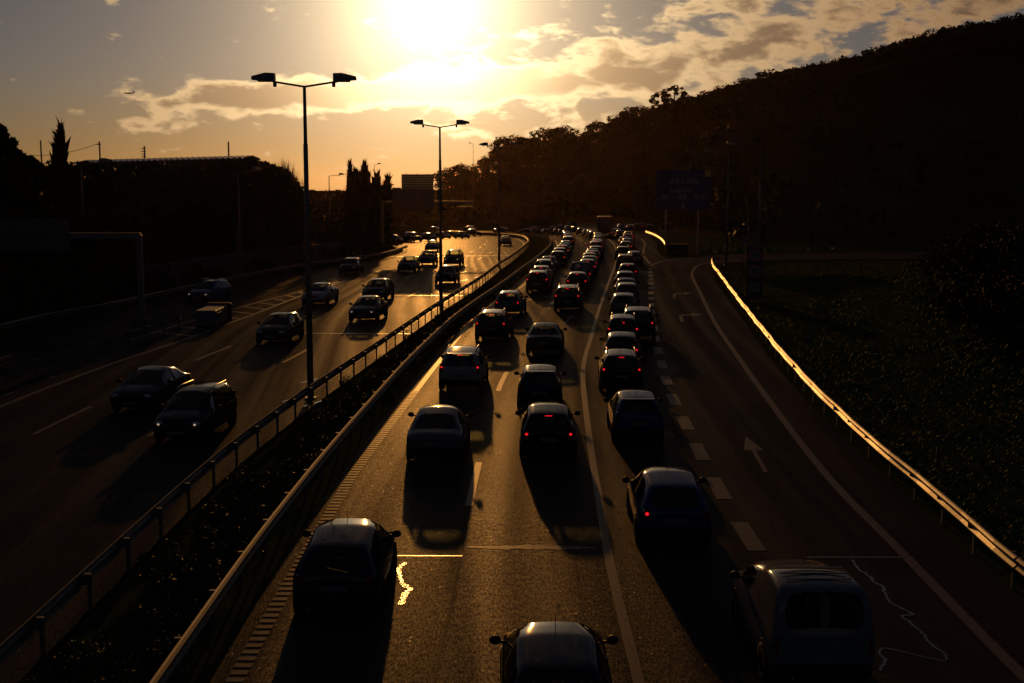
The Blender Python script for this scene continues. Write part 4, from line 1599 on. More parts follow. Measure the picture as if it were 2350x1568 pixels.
mobj('fin', MB().add([(10.5, .12, 1.5), (15.6, .12, 1.0), (17.6, .12, 7), (15.2, .12, 7), (10.5, -.12, 1.5), (15.6, -.12, 1.0), (17.6, -.12, 7), (15.2, -.12, 7)],
                     [(0, 1, 2, 3), (7, 6, 5, 4), (0, 4, 5, 1), (1, 5, 6, 2), (2, 6, 7, 3), (3, 7, 4, 0)]).mesh('fin', K['sign_back']), o)
tag(o, 'small airliner flying in the sky at upper left', 'aeroplane')


# ------------------------------------------------------------------ cars
# station rows: y, sill z, half width, belt z, half width at roof, top z, flag of the span to the next row
CARS = {
    'hatchback': dict(st=[
        (-1.98, .40, .72, .80, .64, .86, ''), (-1.93, .28, .82, .90, .72, .97, 'rear'), (-1.52, .20, .86, .93, .575, 1.365, 'pillar'), (-1.36, .19, .865, .93, .58, 1.405, 'side'),
        (-.35, .18, .865, .92, .59, 1.46, 'post'), (-.25, .18, .865, .92, .59, 1.46, 'side'), (.38, .18, .865, .91, .57, 1.415, 'front'), (.82, .18, .865, .90, .64, 1.17, 'frontx'),
        (1.16, .18, .86, .885, .72, .945, ''), (1.66, .20, .845, .80, .72, .86, ''), (1.93, .26, .79, .66, .68, .72, ''), (2.0, .36, .68, .56, .55, .60, '')],
        wb=(-1.22, 1.27), r=.30, tail=(.66, -1.955, .82, .17, .24), head=(.62, 1.90, .66)),
    'supermini': dict(st=[
        (-1.84, .40, .70, .82, .62, .88, ''), (-1.80, .28, .79, .92, .70, 1.0, 'rear'), (-1.50, .20, .825, .95, .56, 1.41, 'pillar'), (-1.34, .19, .83, .95, .565, 1.445, 'side'),
        (-.32, .18, .83, .94, .575, 1.49, 'post'), (-.22, .18, .83, .94, .575, 1.49, 'side'), (.40, .18, .83, .93, .56, 1.44, 'front'), (.82, .18, .83, .92, .62, 1.2, 'frontx'),
        (1.12, .18, .825, .905, .70, .975, ''), (1.52, .20, .81, .82, .70, .89, ''), (1.76, .26, .76, .68, .66, .74, ''), (1.84, .36, .66, .56, .55, .62, '')],
        wb=(-1.15, 1.2), r=.29, tail=(.64, -1.82, .90, .14, .36), head=(.58, 1.72, .70)),
    'saloon': dict(st=[
        (-2.24, .40, .72, .78, .64, .84, ''), (-2.19, .30, .83, .88, .72, .955, ''), (-1.62, .22, .86, .93, .72, 1.005, 'rearx'), (-1.30, .20, .87, .93, .66, 1.17, 'rear'), (-.98, .19, .87, .93, .57, 1.345, 'side'),
        (-.30, .18, .87, .92, .585, 1.42, 'post'), (-.20, .18, .87, .92, .585, 1.42, 'side'), (.40, .18, .87, .91, .565, 1.375, 'front'), (.86, .18, .87, .90, .64, 1.15, 'frontx'),
        (1.24, .18, .865, .88, .73, .93, ''), (1.82, .20, .85, .79, .73, .84, ''), (2.16, .27, .79, .66, .68, .71, ''), (2.24, .36, .68, .56, .55, .60, '')],
        wb=(-1.32, 1.38), r=.31, tail=(.62, -2.20, .76, .22, .15), head=(.64, 2.10, .65)),
    'estate': dict(st=[
        (-2.14, .40, .72, .82, .64, .88, ''), (-2.09, .28, .83, .92, .73, 1.0, 'rear'), (-1.78, .20, .87, .95, .60, 1.44, 'pillar'), (-1.60, .19, .875, .95, .605, 1.475, 'side'),
        (-.36, .18, .875, .94, .615, 1.52, 'post'), (-.26, .18, .875, .94, .615, 1.52, 'side'), (.38, .18, .875, .93, .60, 1.475, 'front'), (.84, .18, .875, .92, .66, 1.22, 'frontx'),
        (1.24, .18, .87, .90, .73, .965, ''), (1.80, .20, .85, .81, .73, .87, ''), (2.10, .27, .79, .67, .68, .73, ''), (2.18, .36, .68, .56, .55, .60, '')],
        wb=(-1.30, 1.36), r=.31, tail=(.70, -2.11, .92, .12, .34), head=(.64, 2.05, .68), rails=True),
    'people_carrier': dict(st=[
        (-2.08, .42, .73, .86, .66, .92, ''), (-2.04, .30, .84, .96, .76, 1.04, 'rear'), (-1.80, .21, .875, .98, .63, 1.52, 'pillar'), (-1.62, .20, .88, .98, .635, 1.56, 'side'),
        (-.36, .19, .88, .97, .645, 1.62, 'post'), (-.26, .19, .88, .97, .645, 1.62, 'side'), (.42, .19, .88, .96, .625, 1.56, 'front'), (.96, .19, .88, .95, .68, 1.28, 'frontx'),
        (1.38, .19, .87, .93, .75, 1.0, ''), (1.76, .21, .85, .85, .73, .91, ''), (2.02, .28, .80, .70, .69, .76, ''), (2.10, .38, .70, .58, .57, .63, '')],
        wb=(-1.28, 1.34), r=.32, tail=(.72, -2.06, .98, .12, .42), head=(.64, 1.96, .72), rails=True),
    'off_roader': dict(st=[
        (-2.12, .52, .76, .98, .68, 1.04, ''), (-2.08, .40, .87, 1.06, .76, 1.13, 'rear'), (-1.86, .32, .91, 1.08, .66, 1.62, 'pillar'), (-1.66, .31, .915, 1.08, .665, 1.66, 'side'),
        (-.36, .30, .915, 1.07, .67, 1.71, 'post'), (-.26, .30, .915, 1.07, .67, 1.71, 'side'), (.40, .30, .915, 1.06, .65, 1.66, 'front'), (.82, .30, .915, 1.05, .70, 1.40, 'frontx'),
        (1.14, .30, .91, 1.03, .78, 1.10, ''), (1.76, .32, .90, .97, .78, 1.04, ''), (2.10, .38, .84, .84, .73, .90, ''), (2.18, .46, .74, .70, .60, .76, '')],
        wb=(-1.32, 1.38), r=.37, tail=(.74, -2.10, 1.0, .12, .36), head=(.66, 2.08, .84), rails=True),
    'small_van': dict(st=[
        (-2.08, .42, .76, .92, .72, .98, ''), (-2.05, .30, .85, 1.05, .79, 1.12, 'rear'), (-1.98, .21, .86, 1.06, .74, 1.73, 'pillar'), (-1.80, .20, .865, 1.06, .735, 1.80, 'pillar'),
        (-.70, .19, .865, 1.05, .73, 1.79, 'pillar'), (-.38, .19, .865, 1.05, .70, 1.62, 'pillar'), (.0, .19, .865, 1.04, .68, 1.56, 'side'), (.55, .19, .865, 1.02, .66, 1.49, 'front'), (1.0, .19, .865, 1.0, .70, 1.27, 'frontx'),
        (1.36, .19, .86, .98, .76, 1.06, ''), (1.74, .21, .85, .90, .74, .97, ''), (2.0, .28, .80, .72, .70, .78, ''), (2.08, .38, .70, .58, .57, .63, '')],
        wb=(-1.30, 1.36), r=.31, tail=(.76, -2.05, .80, .12, .42), head=(.66, 1.96, .74), van=True),
}


def ring(y, zs, hw, belt, wr, top):
    zm = zs + (belt - zs) * .45
    half = [(0, zs), (hw * .80, zs), (hw * .955, zs + .10), (hw, zm), (hw * .985, belt - .06), (hw * .945, belt),
            (wr + min(.02, (top - belt) * .1), max(belt + .012, top - .075)), (wr * .86, top - .016), (wr * .45, top + .008), (0, top + .016)]
    return half


def car_surface(spec, levels):
    st = spec['st']
    me = bpy.data.meshes.new('tmp')
    bm = bmesh.new()
    rows = []
    NH = 10
    for (y, zs, hw, belt, wr, top, fl) in st:
        half = ring(y, zs, hw, belt, wr, top)
        pts = half + [(-x, z) for x, z in half[-2:0:-1]]
        rows.append([bm.verts.new((x, y, z)) for x, z in pts])
    n = len(rows[0])
    cr = bm.edges.layers.float.new('crease_edge')
    # ring segments: 0 floor,1 sill,2,3 door,4 shoulder,5 side glass,6 cant rail,7-8 top | mirrored
    for i in range(len(rows) - 1):
        fl = st[i][6]
        for k in range(n):
            f = bm.faces.new((rows[i][k], rows[i][(k + 1) % n], rows[i + 1][(k + 1) % n], rows[i + 1][k]))
            kk = k if k < 9 else n - 1 - k
            mi = 0
            if kk in (0, 1):
                mi = 1
            if kk == 5 and fl in ('side', 'front', 'rear_side'):
                mi = 2
            if kk == 5 and fl == 'post':
                mi = 1
            if kk in (7, 8):
                if fl in ('front', 'frontx'):
                    mi = 3
                elif fl in ('rear', 'rearx'):
                    mi = 4
            f.material_index = mi
    # end caps as fans of quads
    for row, flip in ((rows[0], False), (rows[-1], True)):
        h = n // 2
        for k in range(h):
            a, b_, c_, d = row[k], row[k + 1], row[(n - k - 1) % n], row[(n - k) % n]
            vs = [a, b_, c_, d]
            u = []
            for v in vs:
                if v not in u:
                    u.append(v)
            if len(u) >= 3:
                try:
                    f = bm.faces.new(u)
                    f.material_index = 1 if k < 1 else 0
                except ValueError:
                    pass
    bmesh.ops.recalc_face_normals(bm, faces=bm.faces)
    for e in bm.edges:
        ms = {f.material_index for f in e.link_faces}
        if len(ms) > 1:
            e[cr] = .75
    bm.to_mesh(me)
    bm.free()
    for _ in range(5):
        me.materials.append(None)
    o = link(bpy.data.objects.new('tmp', me))
    md = o.modifiers.new('s', 'SUBSURF')
    md.levels = md.render_levels = levels
    dg = bpy.context.evaluated_depsgraph_get()
    ev = bpy.data.meshes.new_from_object(o.evaluated_get(dg))
    bpy.data.objects.remove(o)
    return ev


def split(ev, sel, name, m, shrink=0.0, comps=False):
    """faces with material index in sel -> new mesh(es)"""
    bm = bmesh.new()
    bm.from_mesh(ev)
    bmesh.ops.delete(bm, geom=[f for f in bm.faces if f.material_index not in sel], context='FACES')
    if shrink:
        bm.normal_update()
        for v in bm.verts:
            v.co -= v.normal * shrink
    outs = []
    if comps:
        left = set(bm.faces)
        while left:
            seed = left.pop()
            g_, todo = {seed}, [seed]
            while todo:
                f = todo.pop()
                for e in f.edges:
                    for q in e.link_faces:
                        if q in left:
                            left.discard(q)
                            g_.add(q)
                            todo.append(q)
            outs.append(g_)
    else:
        outs = [set(bm.faces)]
    res = []
    for g_ in outs:
        idx = {}
        vs, fs = [], []
        for f in g_:
            q = []
            for v in f.verts:
                if v not in idx:
                    idx[v] = len(vs)
                    vs.append(tuple(v.co))
                q.append(idx[v])
            fs.append(q)
        me = bpy.data.meshes.new(name)
        me.from_pydata(vs, [], fs)
        me.polygons.foreach_set('use_smooth', [True] * len(fs))
        me.materials.append(m)
        me.update()
        res.append(me)
    bm.free()
    return res if comps else res[0]


def build_car(kind):
    sp = CARS[kind]
    st = sp['st']
    ev = car_surface(sp, 2)
    P = []          # name, mesh, location, parent index, role
    van = sp.get('van')
    P.append(('body', split(ev, {0}, 'body', K['car_paint']), (0, 0, 0), None, 'paint'))
    P.append(('lower_trim', split(ev, {1}, 'lower_trim', K['black_plastic']), (0, 0, 0), None, ''))
    P.append(('windscreen', split(ev, {3}, 'windscreen', K['car_glass'], .008), (0, 0, 0), None, ''))
    P.append(('rear_window', split(ev, {4}, 'rear_window', K['car_glass'], .008), (0, 0, 0), None, ''))
    for me in split(ev, {2}, 'side_window', K['car_glass'], .008, True):
        P.append(('side_window', me, (0, 0, 0), None, ''))
    y0, y1 = st[0][0], st[-1][0]
    hw = max(s_[2] for s_ in st)
    top = max(s_[5] for s_ in st)
    # wheels
    r = sp['r']
    tyre = MB().lathe_x([(-.095, r * .66), (-.10, r * .9), (-.075, r), (.075, r), (.10, r * .9), (.095, r * .66)], n=20).mesh('tyre', K['rubber'], True)
    rim = MB()
    rim.lathe_x([(-.08, r * .64), (.085, r * .64), (.092, r * .58), (.06, r * .5), (.07, r * .12), (.085, r * .1)], n=20)
    for k in range(5):
        a = k * 2 * math.pi / 5
        rim.box((.075, math.cos(a) * r * .36, math.sin(a) * r * .36), (.02, r * .15, r * .5), M=Matrix.Rotation(a - math.pi / 2, 3, 'X'))
    rim = rim.mesh('rim', K['alloy'])
    arch = MB().lathe_x([(-.05, r * 1.17), (.012, r * 1.17), (.012, r * 1.02), (-.05, r * 1.0)], n=20).mesh('wheel_arch', K['black_plastic'], False)
    for yy_ in sp['wb']:
        for s in (-1, 1):
            P.append(('wheel_arch', arch, (s * (hw - .012), yy_, r + .01), None, 'flip' if s < 0 else ''))
            P.append(('wheel', tyre, (s * (hw - .085), yy_, r), None, 'flip' if s < 0 else ''))
            P.append(('rim', rim, (0, 0, 0), len(P) - 1, ''))
    # lights
    tx, ty, tz, tw, thh = sp['tail']
    tl = MB().box((0, 0, 0), (tw, .10, thh), ch=.03).mesh('tail_light', K['lens_red'], False)
    for s in (-1, 1):
        P.append(('tail_light', tl, (s * tx, ty + .035, tz), None, 'tail'))
    ysl, zsl = None, None
    for i, s_ in enumerate(st):
        if s_[6] in ('rear',):
            ysl, zsl = st[i + 1][0], st[i + 1][5]
    P.append(('brake_light', MB().box((0, 0, 0), (.22, .03, .020), ch=.005).mesh('brake_light', K['lens_red']), (0, ysl - .035, zsl - .035), None, 'brake'))
    hx, hy, hz = sp['head']
    hl = MB().ellipsoid((0, 0, 0), (.17, .10, .085), 12, 7).mesh('headlight', K['lens_clear'], True)
    for s in (-1, 1):
        P.append(('headlight', hl, (s * hx * .92, hy - .02, hz), None, 'head'))
    # bumpers and plates
    P.append(('bumper', MB().box((0, 0, 0), (1.56, .16, .17), ch=.05).mesh('bumper', K['black_plastic']), (0, y0 + .02, .46 if st[0][1] < .5 else .58), None, ''))
    P.append(('bumper', MB().box((0, 0, 0), (1.44, .14, .15), ch=.05).mesh('bumper', K['black_plastic']), (0, y1 - .05, .42 if st[0][1] < .5 else .54), None, ''))
    P.append(('grille', MB().box((0, 0, 0), (.72, .05, .10), ch=.015).mesh('grille', K['black_plastic']), (0, y1 - .01, st[-2][3] - .02), None, ''))
    P.append(('number_plate', MB().box((0, 0, 0), (.52, .015, .11), ch=.004).mesh('number_plate', K['plate']), (0, y0 - .012, .68 if not van else .62), None, ''))
    P.append(('number_plate', MB().box((0, 0, 0), (.52, .015, .11), ch=.004).mesh('number_plate', K['plate']), (0, y1 + .015, .42), None, ''))
    P.append(('exhaust', MB().tube([(0, 0, 0), (0, .3, .02)], .03, 8).mesh('exhaust', K['alloy'], True), (-.5, y0 + .02, .27), None, ''))
    # mirrors
    fi = [i for i, s_ in enumerate(st) if s_[6] == 'frontx'][0]
    my, mz = st[fi][0] - .12, st[fi][3] + .09
    for s in (-1, 1):
        mm = MB().ellipsoid((s * .105, 0, .01), (.10, .07, .08), 12, 7)
        mm.box((s * .02, .02, -.03), (.16, .05, .04), ch=.01)
        P.append(('mirror', mm.mesh('mirror', K['black_plastic'], True), (s * (hw - .02), my, mz), None, ''))
    # roof things
    P.append(('aerial', MB().tube([(0, 0, 0), (0, -.12, .26)], [.007, .004], 5).mesh('aerial', K['black_plastic']), (0, -.6 if kind != 'hatchback' else .1, top - .02), None, ''))
    if sp.get('rails'):
        for s in (-1, 1):
            w0 = [s_ for s_ in st if s_[6] == 'post'][0][4]
            ya, yb = st[3][0] + .05, .25
            za, zc, zd = st[3][5] + .02, top + .055, top - .02
            P.append(('roof_rail', MB().tube([(0, ya, za - .02), (0, ya + .08, za + .045), (0, -.3, zc), (0, yb - .08, zd + .05), (0, yb, zd - .02)], .022, 7).mesh('roof_rail', K['alloy'], True), (s * (w0 * .93), 0, 0), None, ''))
    if kind in ('supermini', 'people_carrier'):
        P.append(('spoiler', MB().box((0, 0, 0), (1.04, .16, .03), ch=.01).mesh('spoiler', K['car_paint']), (0, ysl - .04, zsl + .028), None, 'paint'))
    if kind != 'saloon':
        P.append(('wiper', MB().box((0, 0, 0), (.42, .012, .015), M=Matrix.Rotation(R(14), 3, 'Y')).mesh('wiper', K['black_plastic']), (.06, y0 + .06, (st[1][5] + .06)), None, ''))
    if van:
        P.append(('door_post', MB().box((0, 0, 0), (.14, .05, .56), ch=.01).mesh('door_post', K['car_paint']), (0, (st[1][0] + st[2][0]) / 2 - .0, 1.42), None, 'paint'))
        for k in range(3):
            P.append(('roof_rib', MB().box((0, 0, 0), (1.1, .05, .02), ch=.008).mesh('roof_rib', K['car_paint']), (0, -1.55 + k * .3, 1.815), None, 'paint'))
    # cabin: floor tub, dash, seats
    cab = MB()
    bz = st[5][3]
    cab.box((0, -.25, .42), (1.5, st[fi][0] - st[1][0] - .4, .1))
    cab.box((0, st[fi][0] - .05, bz - .16), (1.42, .42, .16), ch=.04)
    if not sp.get('van'):
        cab.box((0, st[1][0] + .42, bz - .03), (1.25, .36, .03))
    P.append(('cabin_floor', cab.mesh('cabin_floor', K['cabin']), (0, 0, 0), None, ''))
    seat = MB()
    seat.box((0, .12, .60), (.48, .52, .16), ch=.05)
    seat.box((0, -.18, .82), (.46, .14, .50), ch=.05, M=Matrix.Rotation(R(12), 3, 'X'))
    seat.box((0, -.24, 1.13 if top < 1.6 else 1.22), (.20, .08, .12), ch=.04)
    seat = seat.mesh('seat', K['cabin'])
    for s in (-1, 1):
        P.append(('seat', seat, (s * .36, -.02, 0), None, ''))
    if not van:
        rs = MB()
        rs.box((0, .1, .58), (1.28, .48, .18), ch=.05)
        rs.box((0, -.2, .78), (1.28, .14, .42), ch=.05, M=Matrix.Rotation(R(14), 3, 'X'))
        for s in (-.42, 0, .42):
            rs.box((s, -.27, 1.03), (.20, .07, .08), ch=.03)
        P.append(('rear_seat', rs.mesh('rear_seat', K['cabin']), (0, -.92, 0), None, ''))
    return P


PROTO = {k: build_car(k) for k in CARS}


def lit_mesh(kind, me, role):
    """the same lens with its lamp switched on: a small glowing bulb in front of it"""
    if role == 'brake':
        c_ = me.copy()
        c_.materials.clear()
        c_.materials.append(K['lens_red_lit'])
        return c_
    if role == 'tail':
        w_, h_ = CARS[kind]['tail'][3:]
        mb_ = MB().box((0, 0, 0), (w_, .10, h_), ch=.03)
        mb_.ellipsoid((0, -.045, h_ * .12), (.046, .03, .04), 10, 6, mi=1)
        return mb_.mesh('tail_light', [K['lens_red'], K['lens_red_lit']])
    mb_ = MB().ellipsoid((0, 0, 0), (.17, .10, .085), 12, 7)
    mb_.ellipsoid((0, .085, 0), (.045, .03, .036), 10, 6, mi=1)
    return mb_.mesh('headlight', [K['lens_clear'], K['lens_clear_lit']], True)


LIT = {k: {role: lit_mesh(k, [p for p in P if p[4] == role][0][1], role) for role in ('tail', 'brake', 'head')} for k, P in PROTO.items()}
FARPARTS = {'body', 'lower_trim', 'windscreen', 'rear_window', 'side_window', 'wheel', 'tail_light', 'headlight', 'brake_light', 'mirror', 'roof_rail', 'rear_seat', 'bumper'}
COL = dict(black=(.008, .008, .009), grey=(.032, .033, .036), silver=(.10, .102, .108), white=(.24, .24, .24), blue=(.02, .04, .12), navy=(.012, .018, .05), red=(.16, .015, .012), green=(.015, .05, .03), beige=(.12, .10, .07), pale=(.11, .112, .12))
NM = {'hatchback': 'hatchback', 'supermini': 'small hatchback', 'saloon': 'saloon car', 'estate': 'estate car', 'people_carrier': 'people carrier', 'off_roader': 'off-roader', 'small_van': 'small van'}


def car(kind, x, y, yaw, color, label, group, tail=0, head=0, full=True):
    """yaw 0 = driving away (+Y)"""
    e = 1.6
    ux, uy = -math.sin(yaw), math.cos(yaw)
    pitch = math.atan2(zt(x + ux * e, y + uy * e) - zt(x - ux * e, y - uy * e), 2 * e)
    root = bpy.data.objects.new(kind, None)
    root.empty_display_size = .3
    root.location = (x, y, zt(x, y) + .004)
    root.rotation_euler = (pitch, 0, yaw)
    link(root)
    tag(root, label, 'van' if 'van' in kind else 'car', group)
    made = []
    for (name, me, loc, par, role) in PROTO[kind]:
        if not full and name not in FARPARTS and name != 'rim':
            made.append(None)
            continue
        if par is not None and (not full or made[par] is None):
            made.append(None)
            continue
        if role == 'tail' and (tail > 0 or tail < 0 and loc[0] < 0) or role == 'brake' and tail > 1:
            me = LIT[kind][role]
        if role == 'head' and head:
            me = LIT[kind]['head']
        o = bpy.data.objects.new(name, me)
        o.parent = root if par is None else made[par]
        o.location = loc
        if role == 'flip':
            o.rotation_euler = (0, 0, math.pi)
        if role == 'paint':
            o.color = (*COL[color], 1)
        link(o)
        made.append(o)
    return root


def yaw_of(curve, y):
    return -math.atan((xat(curve, y + 3) - xat(curve, y - 3)) / 6)


# --- main carriageway, near cars
GQ = 'traffic on the main carriageway'
car('hatchback', .68, 19.0, 0.0, 'black', 'black hatchback cut by the bottom edge, nearest car in the middle lane', GQ)
car('hatchback', -3.38, 25.2, 0.0, 'grey', 'dark car nearest the camera in the left lane, beside the bright crack', GQ)
car('saloon', -2.27, 38.8, R(-1), 'silver', 'silver saloon with sunlit roof casting a long shadow, second in the left lane', GQ)
car('hatchback', 1.13, 39.1, R(-1), 'black', 'black hatchback with two red lights, second nearest in the middle lane', GQ, 2)
car('supermini', 1.07, 47.3, R(-2), 'navy', 'blue hatchback directly ahead of the black one with red lights', GQ)
car('people_carrier', -1.97, 51.6, R(-3), 'white', 'pale people carrier with dazzling roof and red lights, third in the left lane', GQ, 2)
car('estate', -.94, 67.6, R(-5), 'black', 'dark estate with shining roof rails and red lights, fourth in the left lane', GQ, 2)
car('hatchback', -.08, 80.0, R(-6), 'silver', 'pale blue hatchback with brake lights next to the median barrier, fifth in the left lane', GQ, 2)
car('saloon', 1.66, 62.0, R(-4), 'grey', 'dark saloon alone in the middle lane behind the queue', GQ)
car('people_carrier', 3.74, 82.7, R(-6), 'black', 'dark car with roof bars and red lights, last of the middle queue', GQ, 2)
# --- right-hand queue
GR = 'queue in the right-hand lane'
car('small_van', 5.1, 21.9, R(0), 'pale', 'pale small van at the bottom right, nearest vehicle in the right lane', GR)
car('hatchback', 3.77, 30.0, R(-1), 'blue', 'blue hatchback with one red light just ahead of the van', GR, -1)
car('supermini', 4.08, 41.4, R(-1), 'blue', 'small blue hatchback with see-through rear window in the right lane', GR)
RQ = [(4.45, 51.5, 'estate', 'black', 2), (5.09, 58.0, 'hatchback', 'navy', 1), (5.76, 65.2, 'estate', 'grey', 1), (6.97, 78.4, 'hatchback', 'silver', 0), (7.88, 86.3, 'supermini', 'blue', 0),
      (8.29, 91.4, 'saloon', 'grey', 0), (8.86, 98.4, 'hatchback', 'navy', 0), (9.98, 108.5, 'hatchback', 'black', 2), (10.84, 120.6, 'people_carrier', 'black', 0), (12.36, 140.8, 'estate', 'grey', 0),
      (14.13, 156.8, 'hatchback', 'black', 1), (15.15, 165.9, 'hatchback', 'silver', 0), (15.46, 173.9, 'saloon', 'black', 1), (16.65, 182.4, 'estate', 'white', 1), (17.85, 193.7, 'hatchback', 'silver', 1),
      (17.38, 203.1, 'hatchback', 'black', 1), (17.69, 214.6, 'saloon', 'grey', 1), (20.83, 242.5, 'hatchback', 'silver', 0)]
RC_YAW = [(2.1, 20), (2.3, 33), (3.0, 52), (5.0, 75), (8.3, 108), (11.8, 140), (15, 170), (17.5, 200), (18.5, 230), (17, 270), (12, 310)]
for i, (x, y, k, col, tl) in enumerate(RQ):
    car(k, x, y, yaw_of(RC_YAW, y), col, '%s %s, %s in the right-hand queue counted from the van' % (col, NM[k], ORD[i + 3]), GR, tl, 0, y < 125)
car('off_roader', 6.75, 67.2, R(-6), 'black', 'black off-roader with a red light pulled out right of the queue', GR, 1)
car('hatchback', 12.6, 130.0, R(-7), 'silver', 'light hatchback standing half a lane right of the queue', GR, 0, 0, False)
for (x, y, k, col, lab) in [(22.4, 237, 'saloon', 'grey', 'dark saloon, first of the row right of the far queue'), (24.4, 240.5, 'people_carrier', 'navy', 'people carrier with roof bars in the row right of the far queue'),
                            (26.3, 239, 'hatchback', 'black', 'dark hatchback, third of the row right of the far queue'), (30.2, 245.5, 'estate', 'black', 'dark estate at the right end of the far row')]:
    car(k, x, y, R(-18), col, lab, GR, 1 if k == 'people_carrier' else 0, 0, False)
# --- left-lane and middle-lane queues
GL, GM = 'queue in the left lane', 'queue in the middle lane'
LQ = [(2.1, 96.9, 'people_carrier', 'black', 2), (2.5, 105.3, 'hatchback', 'navy', 2), (2.94, 114.3, 'estate', 'navy', 0), (3.57, 121.4, 'saloon', 'blue', 0), (4.86, 132.3, 'hatchback', 'black', 1), (5.36, 140.4, 'hatchback', 'grey', 0),
      (5.98, 148.9, 'hatchback', 'navy', 2), (6.58, 157.5, 'saloon', 'silver', 0), (7.05, 165.6, 'hatchback', 'grey', 0), (8.01, 181.3, 'people_carrier', 'black', 1), (8.6, 192, 'hatchback', 'silver', 0), (9.3, 208.8, 'saloon', 'silver', 0),
      (9.9, 226, 'hatchback', 'white', 0), (10.4, 245.9, 'hatchback', 'grey', 0), (10.36, 266.7, 'estate', 'silver', 0), (10.2, 291.5, 'hatchback', 'grey', 0), (8.0, 312, 'hatchback', 'silver', 0), (3.6, 326, 'saloon', 'grey', 0), (-3.0, 335, 'hatchback', 'silver', 0), (-12, 342, 'estate', 'grey', 0)]
MQ = [(5.1, 97.6, 'hatchback', 'black', 2), (5.86, 106.0, 'small_van', 'navy', 1), (6.93, 115.5, 'hatchback', 'blue', 2), (7.46, 121.6, 'hatchback', 'blue', 1), (7.81, 127.0, 'supermini', 'beige', 0), (8.4, 132.8, 'hatchback', 'navy', 2),
      (8.87, 138.6, 'saloon', 'beige', 0), (9.55, 144.5, 'hatchback', 'navy', 1), (10.36, 156.2, 'people_carrier', 'black', 2), (11.17, 164.5, 'estate', 'white', 0), (11.6, 171.9, 'saloon', 'silver', 0), (12.35, 181.5, 'hatchback', 'black', 1), (13.0, 190, 'saloon', 'silver', 0),
      (13.44, 198.5, 'hatchback', 'silver', 1), (13.43, 208.9, 'estate', 'grey', 0), (13.75, 222, 'hatchback', 'silver', 2), (13.7, 233, 'saloon', 'white', 0), (13.6, 250.4, 'hatchback', 'silver', 0), (13.5, 272, 'estate', 'grey', 0), (13.2, 300, 'saloon', 'silver', 0), (10.5, 322, 'hatchback', 'silver', 0), (5.5, 338, 'hatchback', 'grey', 0), (-3, 350, 'saloon', 'silver', 0)]
L_YAW = [(0.15, 81), (2.3, 97), (3.6, 114), (5.3, 134), (7.0, 157), (8.3, 182), (9.5, 212), (10.4, 250), (10.2, 290), (8.0, 312), (3.6, 326)]
M_YAW = [(3.6, 82), (5.1, 97), (6.9, 115), (8.4, 132), (10.4, 157), (12.4, 182), (13.5, 205), (13.7, 235), (13.5, 275), (13, 300), (10.5, 322)]
for nm, Q, Y_, grp in (('left-lane', LQ, L_YAW, GL), ('middle-lane', MQ, M_YAW, GM)):
    for i, (x, y, k, col, tl) in enumerate(Q):
        yw = yaw_of(Y_, min(y, 318)) if y < 320 else R(50 if y < 331 else 68)
        car(k, x, y, yw, col, '%s %s, %s from the near end of the %s queue' % (col, NM[k], ORD[i], nm), grp, tl, 0, y < 125)
# a few more cars on the far bend
for i, (x, y) in enumerate([(14.6, 318), (12.0, 334), (6, 347), (-12, 356), (-22, 350), (-31, 355)]):
    k = ['hatchback', 'saloon', 'estate'][i % 3]
    c_ = ['grey', 'silver', 'silver'][i % 3]
    car(k, x, y, R(35 + 9 * i), c_, 'tiny distant %s car on the far bend, %s from the right' % (c_, ORD[i]), 'cars on the far bend', 0, 0, False)

# --- lorry in the far queue
t = empty('lorry', (16.3, 224, zt(16.3, 224)), R(-4))
mobj('cargo_box', MB().box((0, -1.2, 2.25), (2.45, 5.6, 2.5), ch=.06).mesh('cargo_box', K['sign_back']), t)
mobj('cab', MB().box((0, 2.7, 1.55), (2.2, 1.8, 2.1), ch=.18).mesh('cab', K['sign_white']), t)
mobj('windscreen', MB().box((0, 3.58, 1.95), (1.9, .06, .8), ch=.02).mesh('windscreen', K['car_glass']), t)
mobj('chassis', MB().box((0, -.4, .82), (.95, 7.4, .28), ch=.03).mesh('chassis', K['black_plastic']), t)
for s in (-1, 1):
    mobj('rear_door', MB().box((s * .6, -4.03, 2.25), (1.14, .06, 2.36), ch=.02).mesh('rear_door', K['sign_back']), t)
    mobj('mirror', MB().box((s * 1.3, 3.5, 1.9), (.18, .1, .42), ch=.03).mesh('mirror', K['black_plastic']), t)
    mobj('tail_light', MB().box((s * .95, -4.05, .86), (.3, .06, .14), ch=.02).mesh('tail_light', K['lens_red']), t)
    for yy_ in (2.6, -2.6):
        w_ = mobj('wheel', MB().lathe_x([(-.13, .3), (-.14, .44), (-.1, .48), (.1, .48), (.14, .44), (.13, .3)], n=18).mesh('wheel', K['rubber'], True), t, (s * 1.02, yy_, .48))
        mobj('rim', MB().lathe_x([(-.12, .29), (.12, .29), (.08, .1)], n=16).mesh('rim', K['alloy']), w_)
mobj('under_bar', MB().box((0, -4.0, .55), (2.1, .1, .12), ch=.02).mesh('under_bar', K['galvanised']), t)
tag(t, 'box lorry towering above the far queue', 'lorry')

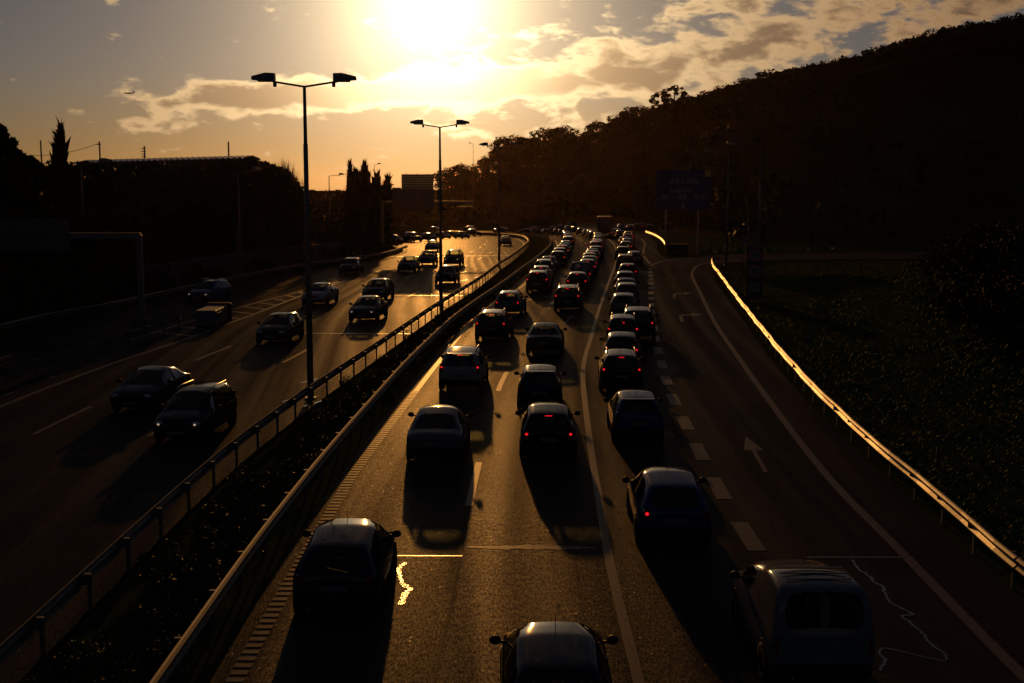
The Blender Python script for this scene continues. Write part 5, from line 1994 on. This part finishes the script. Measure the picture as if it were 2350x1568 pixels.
# --- oncoming traffic
GO = 'oncoming traffic'
PI = math.pi
LCY = LC_R[:14]
ON = [(-10.53, 41.6, 'estate', 'black', 1, 'dark oncoming estate with a glint on its roof corner, nearest in the oncoming lanes'),
      (-13.56, 47.0, 'saloon', 'black', 0, 'black oncoming saloon just behind and left of the nearest oncoming car'),
      (-12.19, 66.1, 'hatchback', 'grey', 0, 'dark oncoming hatchback left of the nearest lamp post'),
      (-13.15, 86.5, 'saloon', 'white', 0, 'boxy white oncoming car half hidden by the nearest lamp post'),
      (-9.53, 89.9, 'hatchback', 'grey', 0, 'oncoming hatchback right behind the saloon with lit headlights'),
      (-8.7, 76.4, 'saloon', 'grey', 1, 'oncoming saloon with both headlights lit right of the nearest lamp post'),
      (-21.09, 87.8, 'estate', 'blue', 1, 'bluish car with two small lights on the left slip road'),
      (-14.91, 117.2, 'hatchback', 'grey', 0, 'shadowed car at the foot of the bank in the merging lane'),
      (-5.37, 105.1, 'hatchback', 'black', 0, 'dark oncoming hatchback right of the second lamp post base'),
      (-9.8, 120.0, 'hatchback', 'grey', 0, 'oncoming hatchback with light through its windows inside the sign shadow'),
      (-8.78, 132.0, 'hatchback', 'navy', 0, 'oncoming hatchback left of the second lamp post on the gleaming road'),
      (-6.0, 130.5, 'people_carrier', 'black', 1, 'oncoming people carrier right of the second lamp post on the gleaming road'),
      (-10.5, 167.6, 'saloon', 'black', 0, 'oncoming saloon behind the second lamp post at the start of the bend'),
      (-.96, 193.1, 'hatchback', 'silver', 0, 'lone oncoming car on the outer edge of the bend near the third lamp post'),
      (-16.9, 215.4, 'off_roader', 'grey', 0, 'oncoming van-like car at the left end of the gleaming bend'),
      (-15.0, 227.8, 'hatchback', 'grey', 0, 'oncoming car second from the left on the far bend'),
      (-14.0, 255.2, 'hatchback', 'silver', 1, 'oncoming car right behind the second lamp post on the far bend'),
      (-10.2, 259.4, 'estate', 'black', 0, 'oncoming car with dazzling roof in the middle of the far bend'),
      (-9.05, 302.0, 'off_roader', 'black', 0, 'tall oncoming car farthest along the gleaming bend'),
      (-13.4, 284.3, 'hatchback', 'grey', 0, 'oncoming car with glinting roof half hidden on the far bend'),
      (-18.85, 202.6, 'hatchback', 'black', 1, 'oncoming car emerging behind the cypress clump')]
for (x, y, k, col, hd, lab) in ON:
    if y < 180:
        yw = PI + yaw_of(LCY, y)
        if x < -18:
            yw = PI - R(9)
    elif x > -3:
        yw = PI + R(2)
    else:
        yw = PI + R(8 + 30 * sstep((y - 200) / 100) + 18 * sstep((-8 - x) / 8))
    car(k, x, y, yw, col, lab, GO, 0, hd, y < 110)

# ------------------------------------------------------------------ haze
hb = MB().box((0, 500, 22), (2000, 1240, 76))
hm = bpy.data.materials.new('haze')
hm.use_nodes = True
hm.node_tree.nodes.clear()
ht = NT(hm.node_tree)
pv = ht.n('ShaderNodeVolumePrincipled')
pv.inputs['Color'].default_value = (1.0, 0.66, 0.40, 1)
pv.inputs['Density'].default_value = 0.000014
pv.inputs['Anisotropy'].default_value = 0.84
oo = ht.n('ShaderNodeOutputMaterial')
ht.lk(pv.outputs[0], oo.inputs['Volume'])
me = hb.mesh('haze', hm)
hz = mobj('haze', me)
tag(hz, 'thin golden evening haze over the motorway', 'haze', kind='stuff')
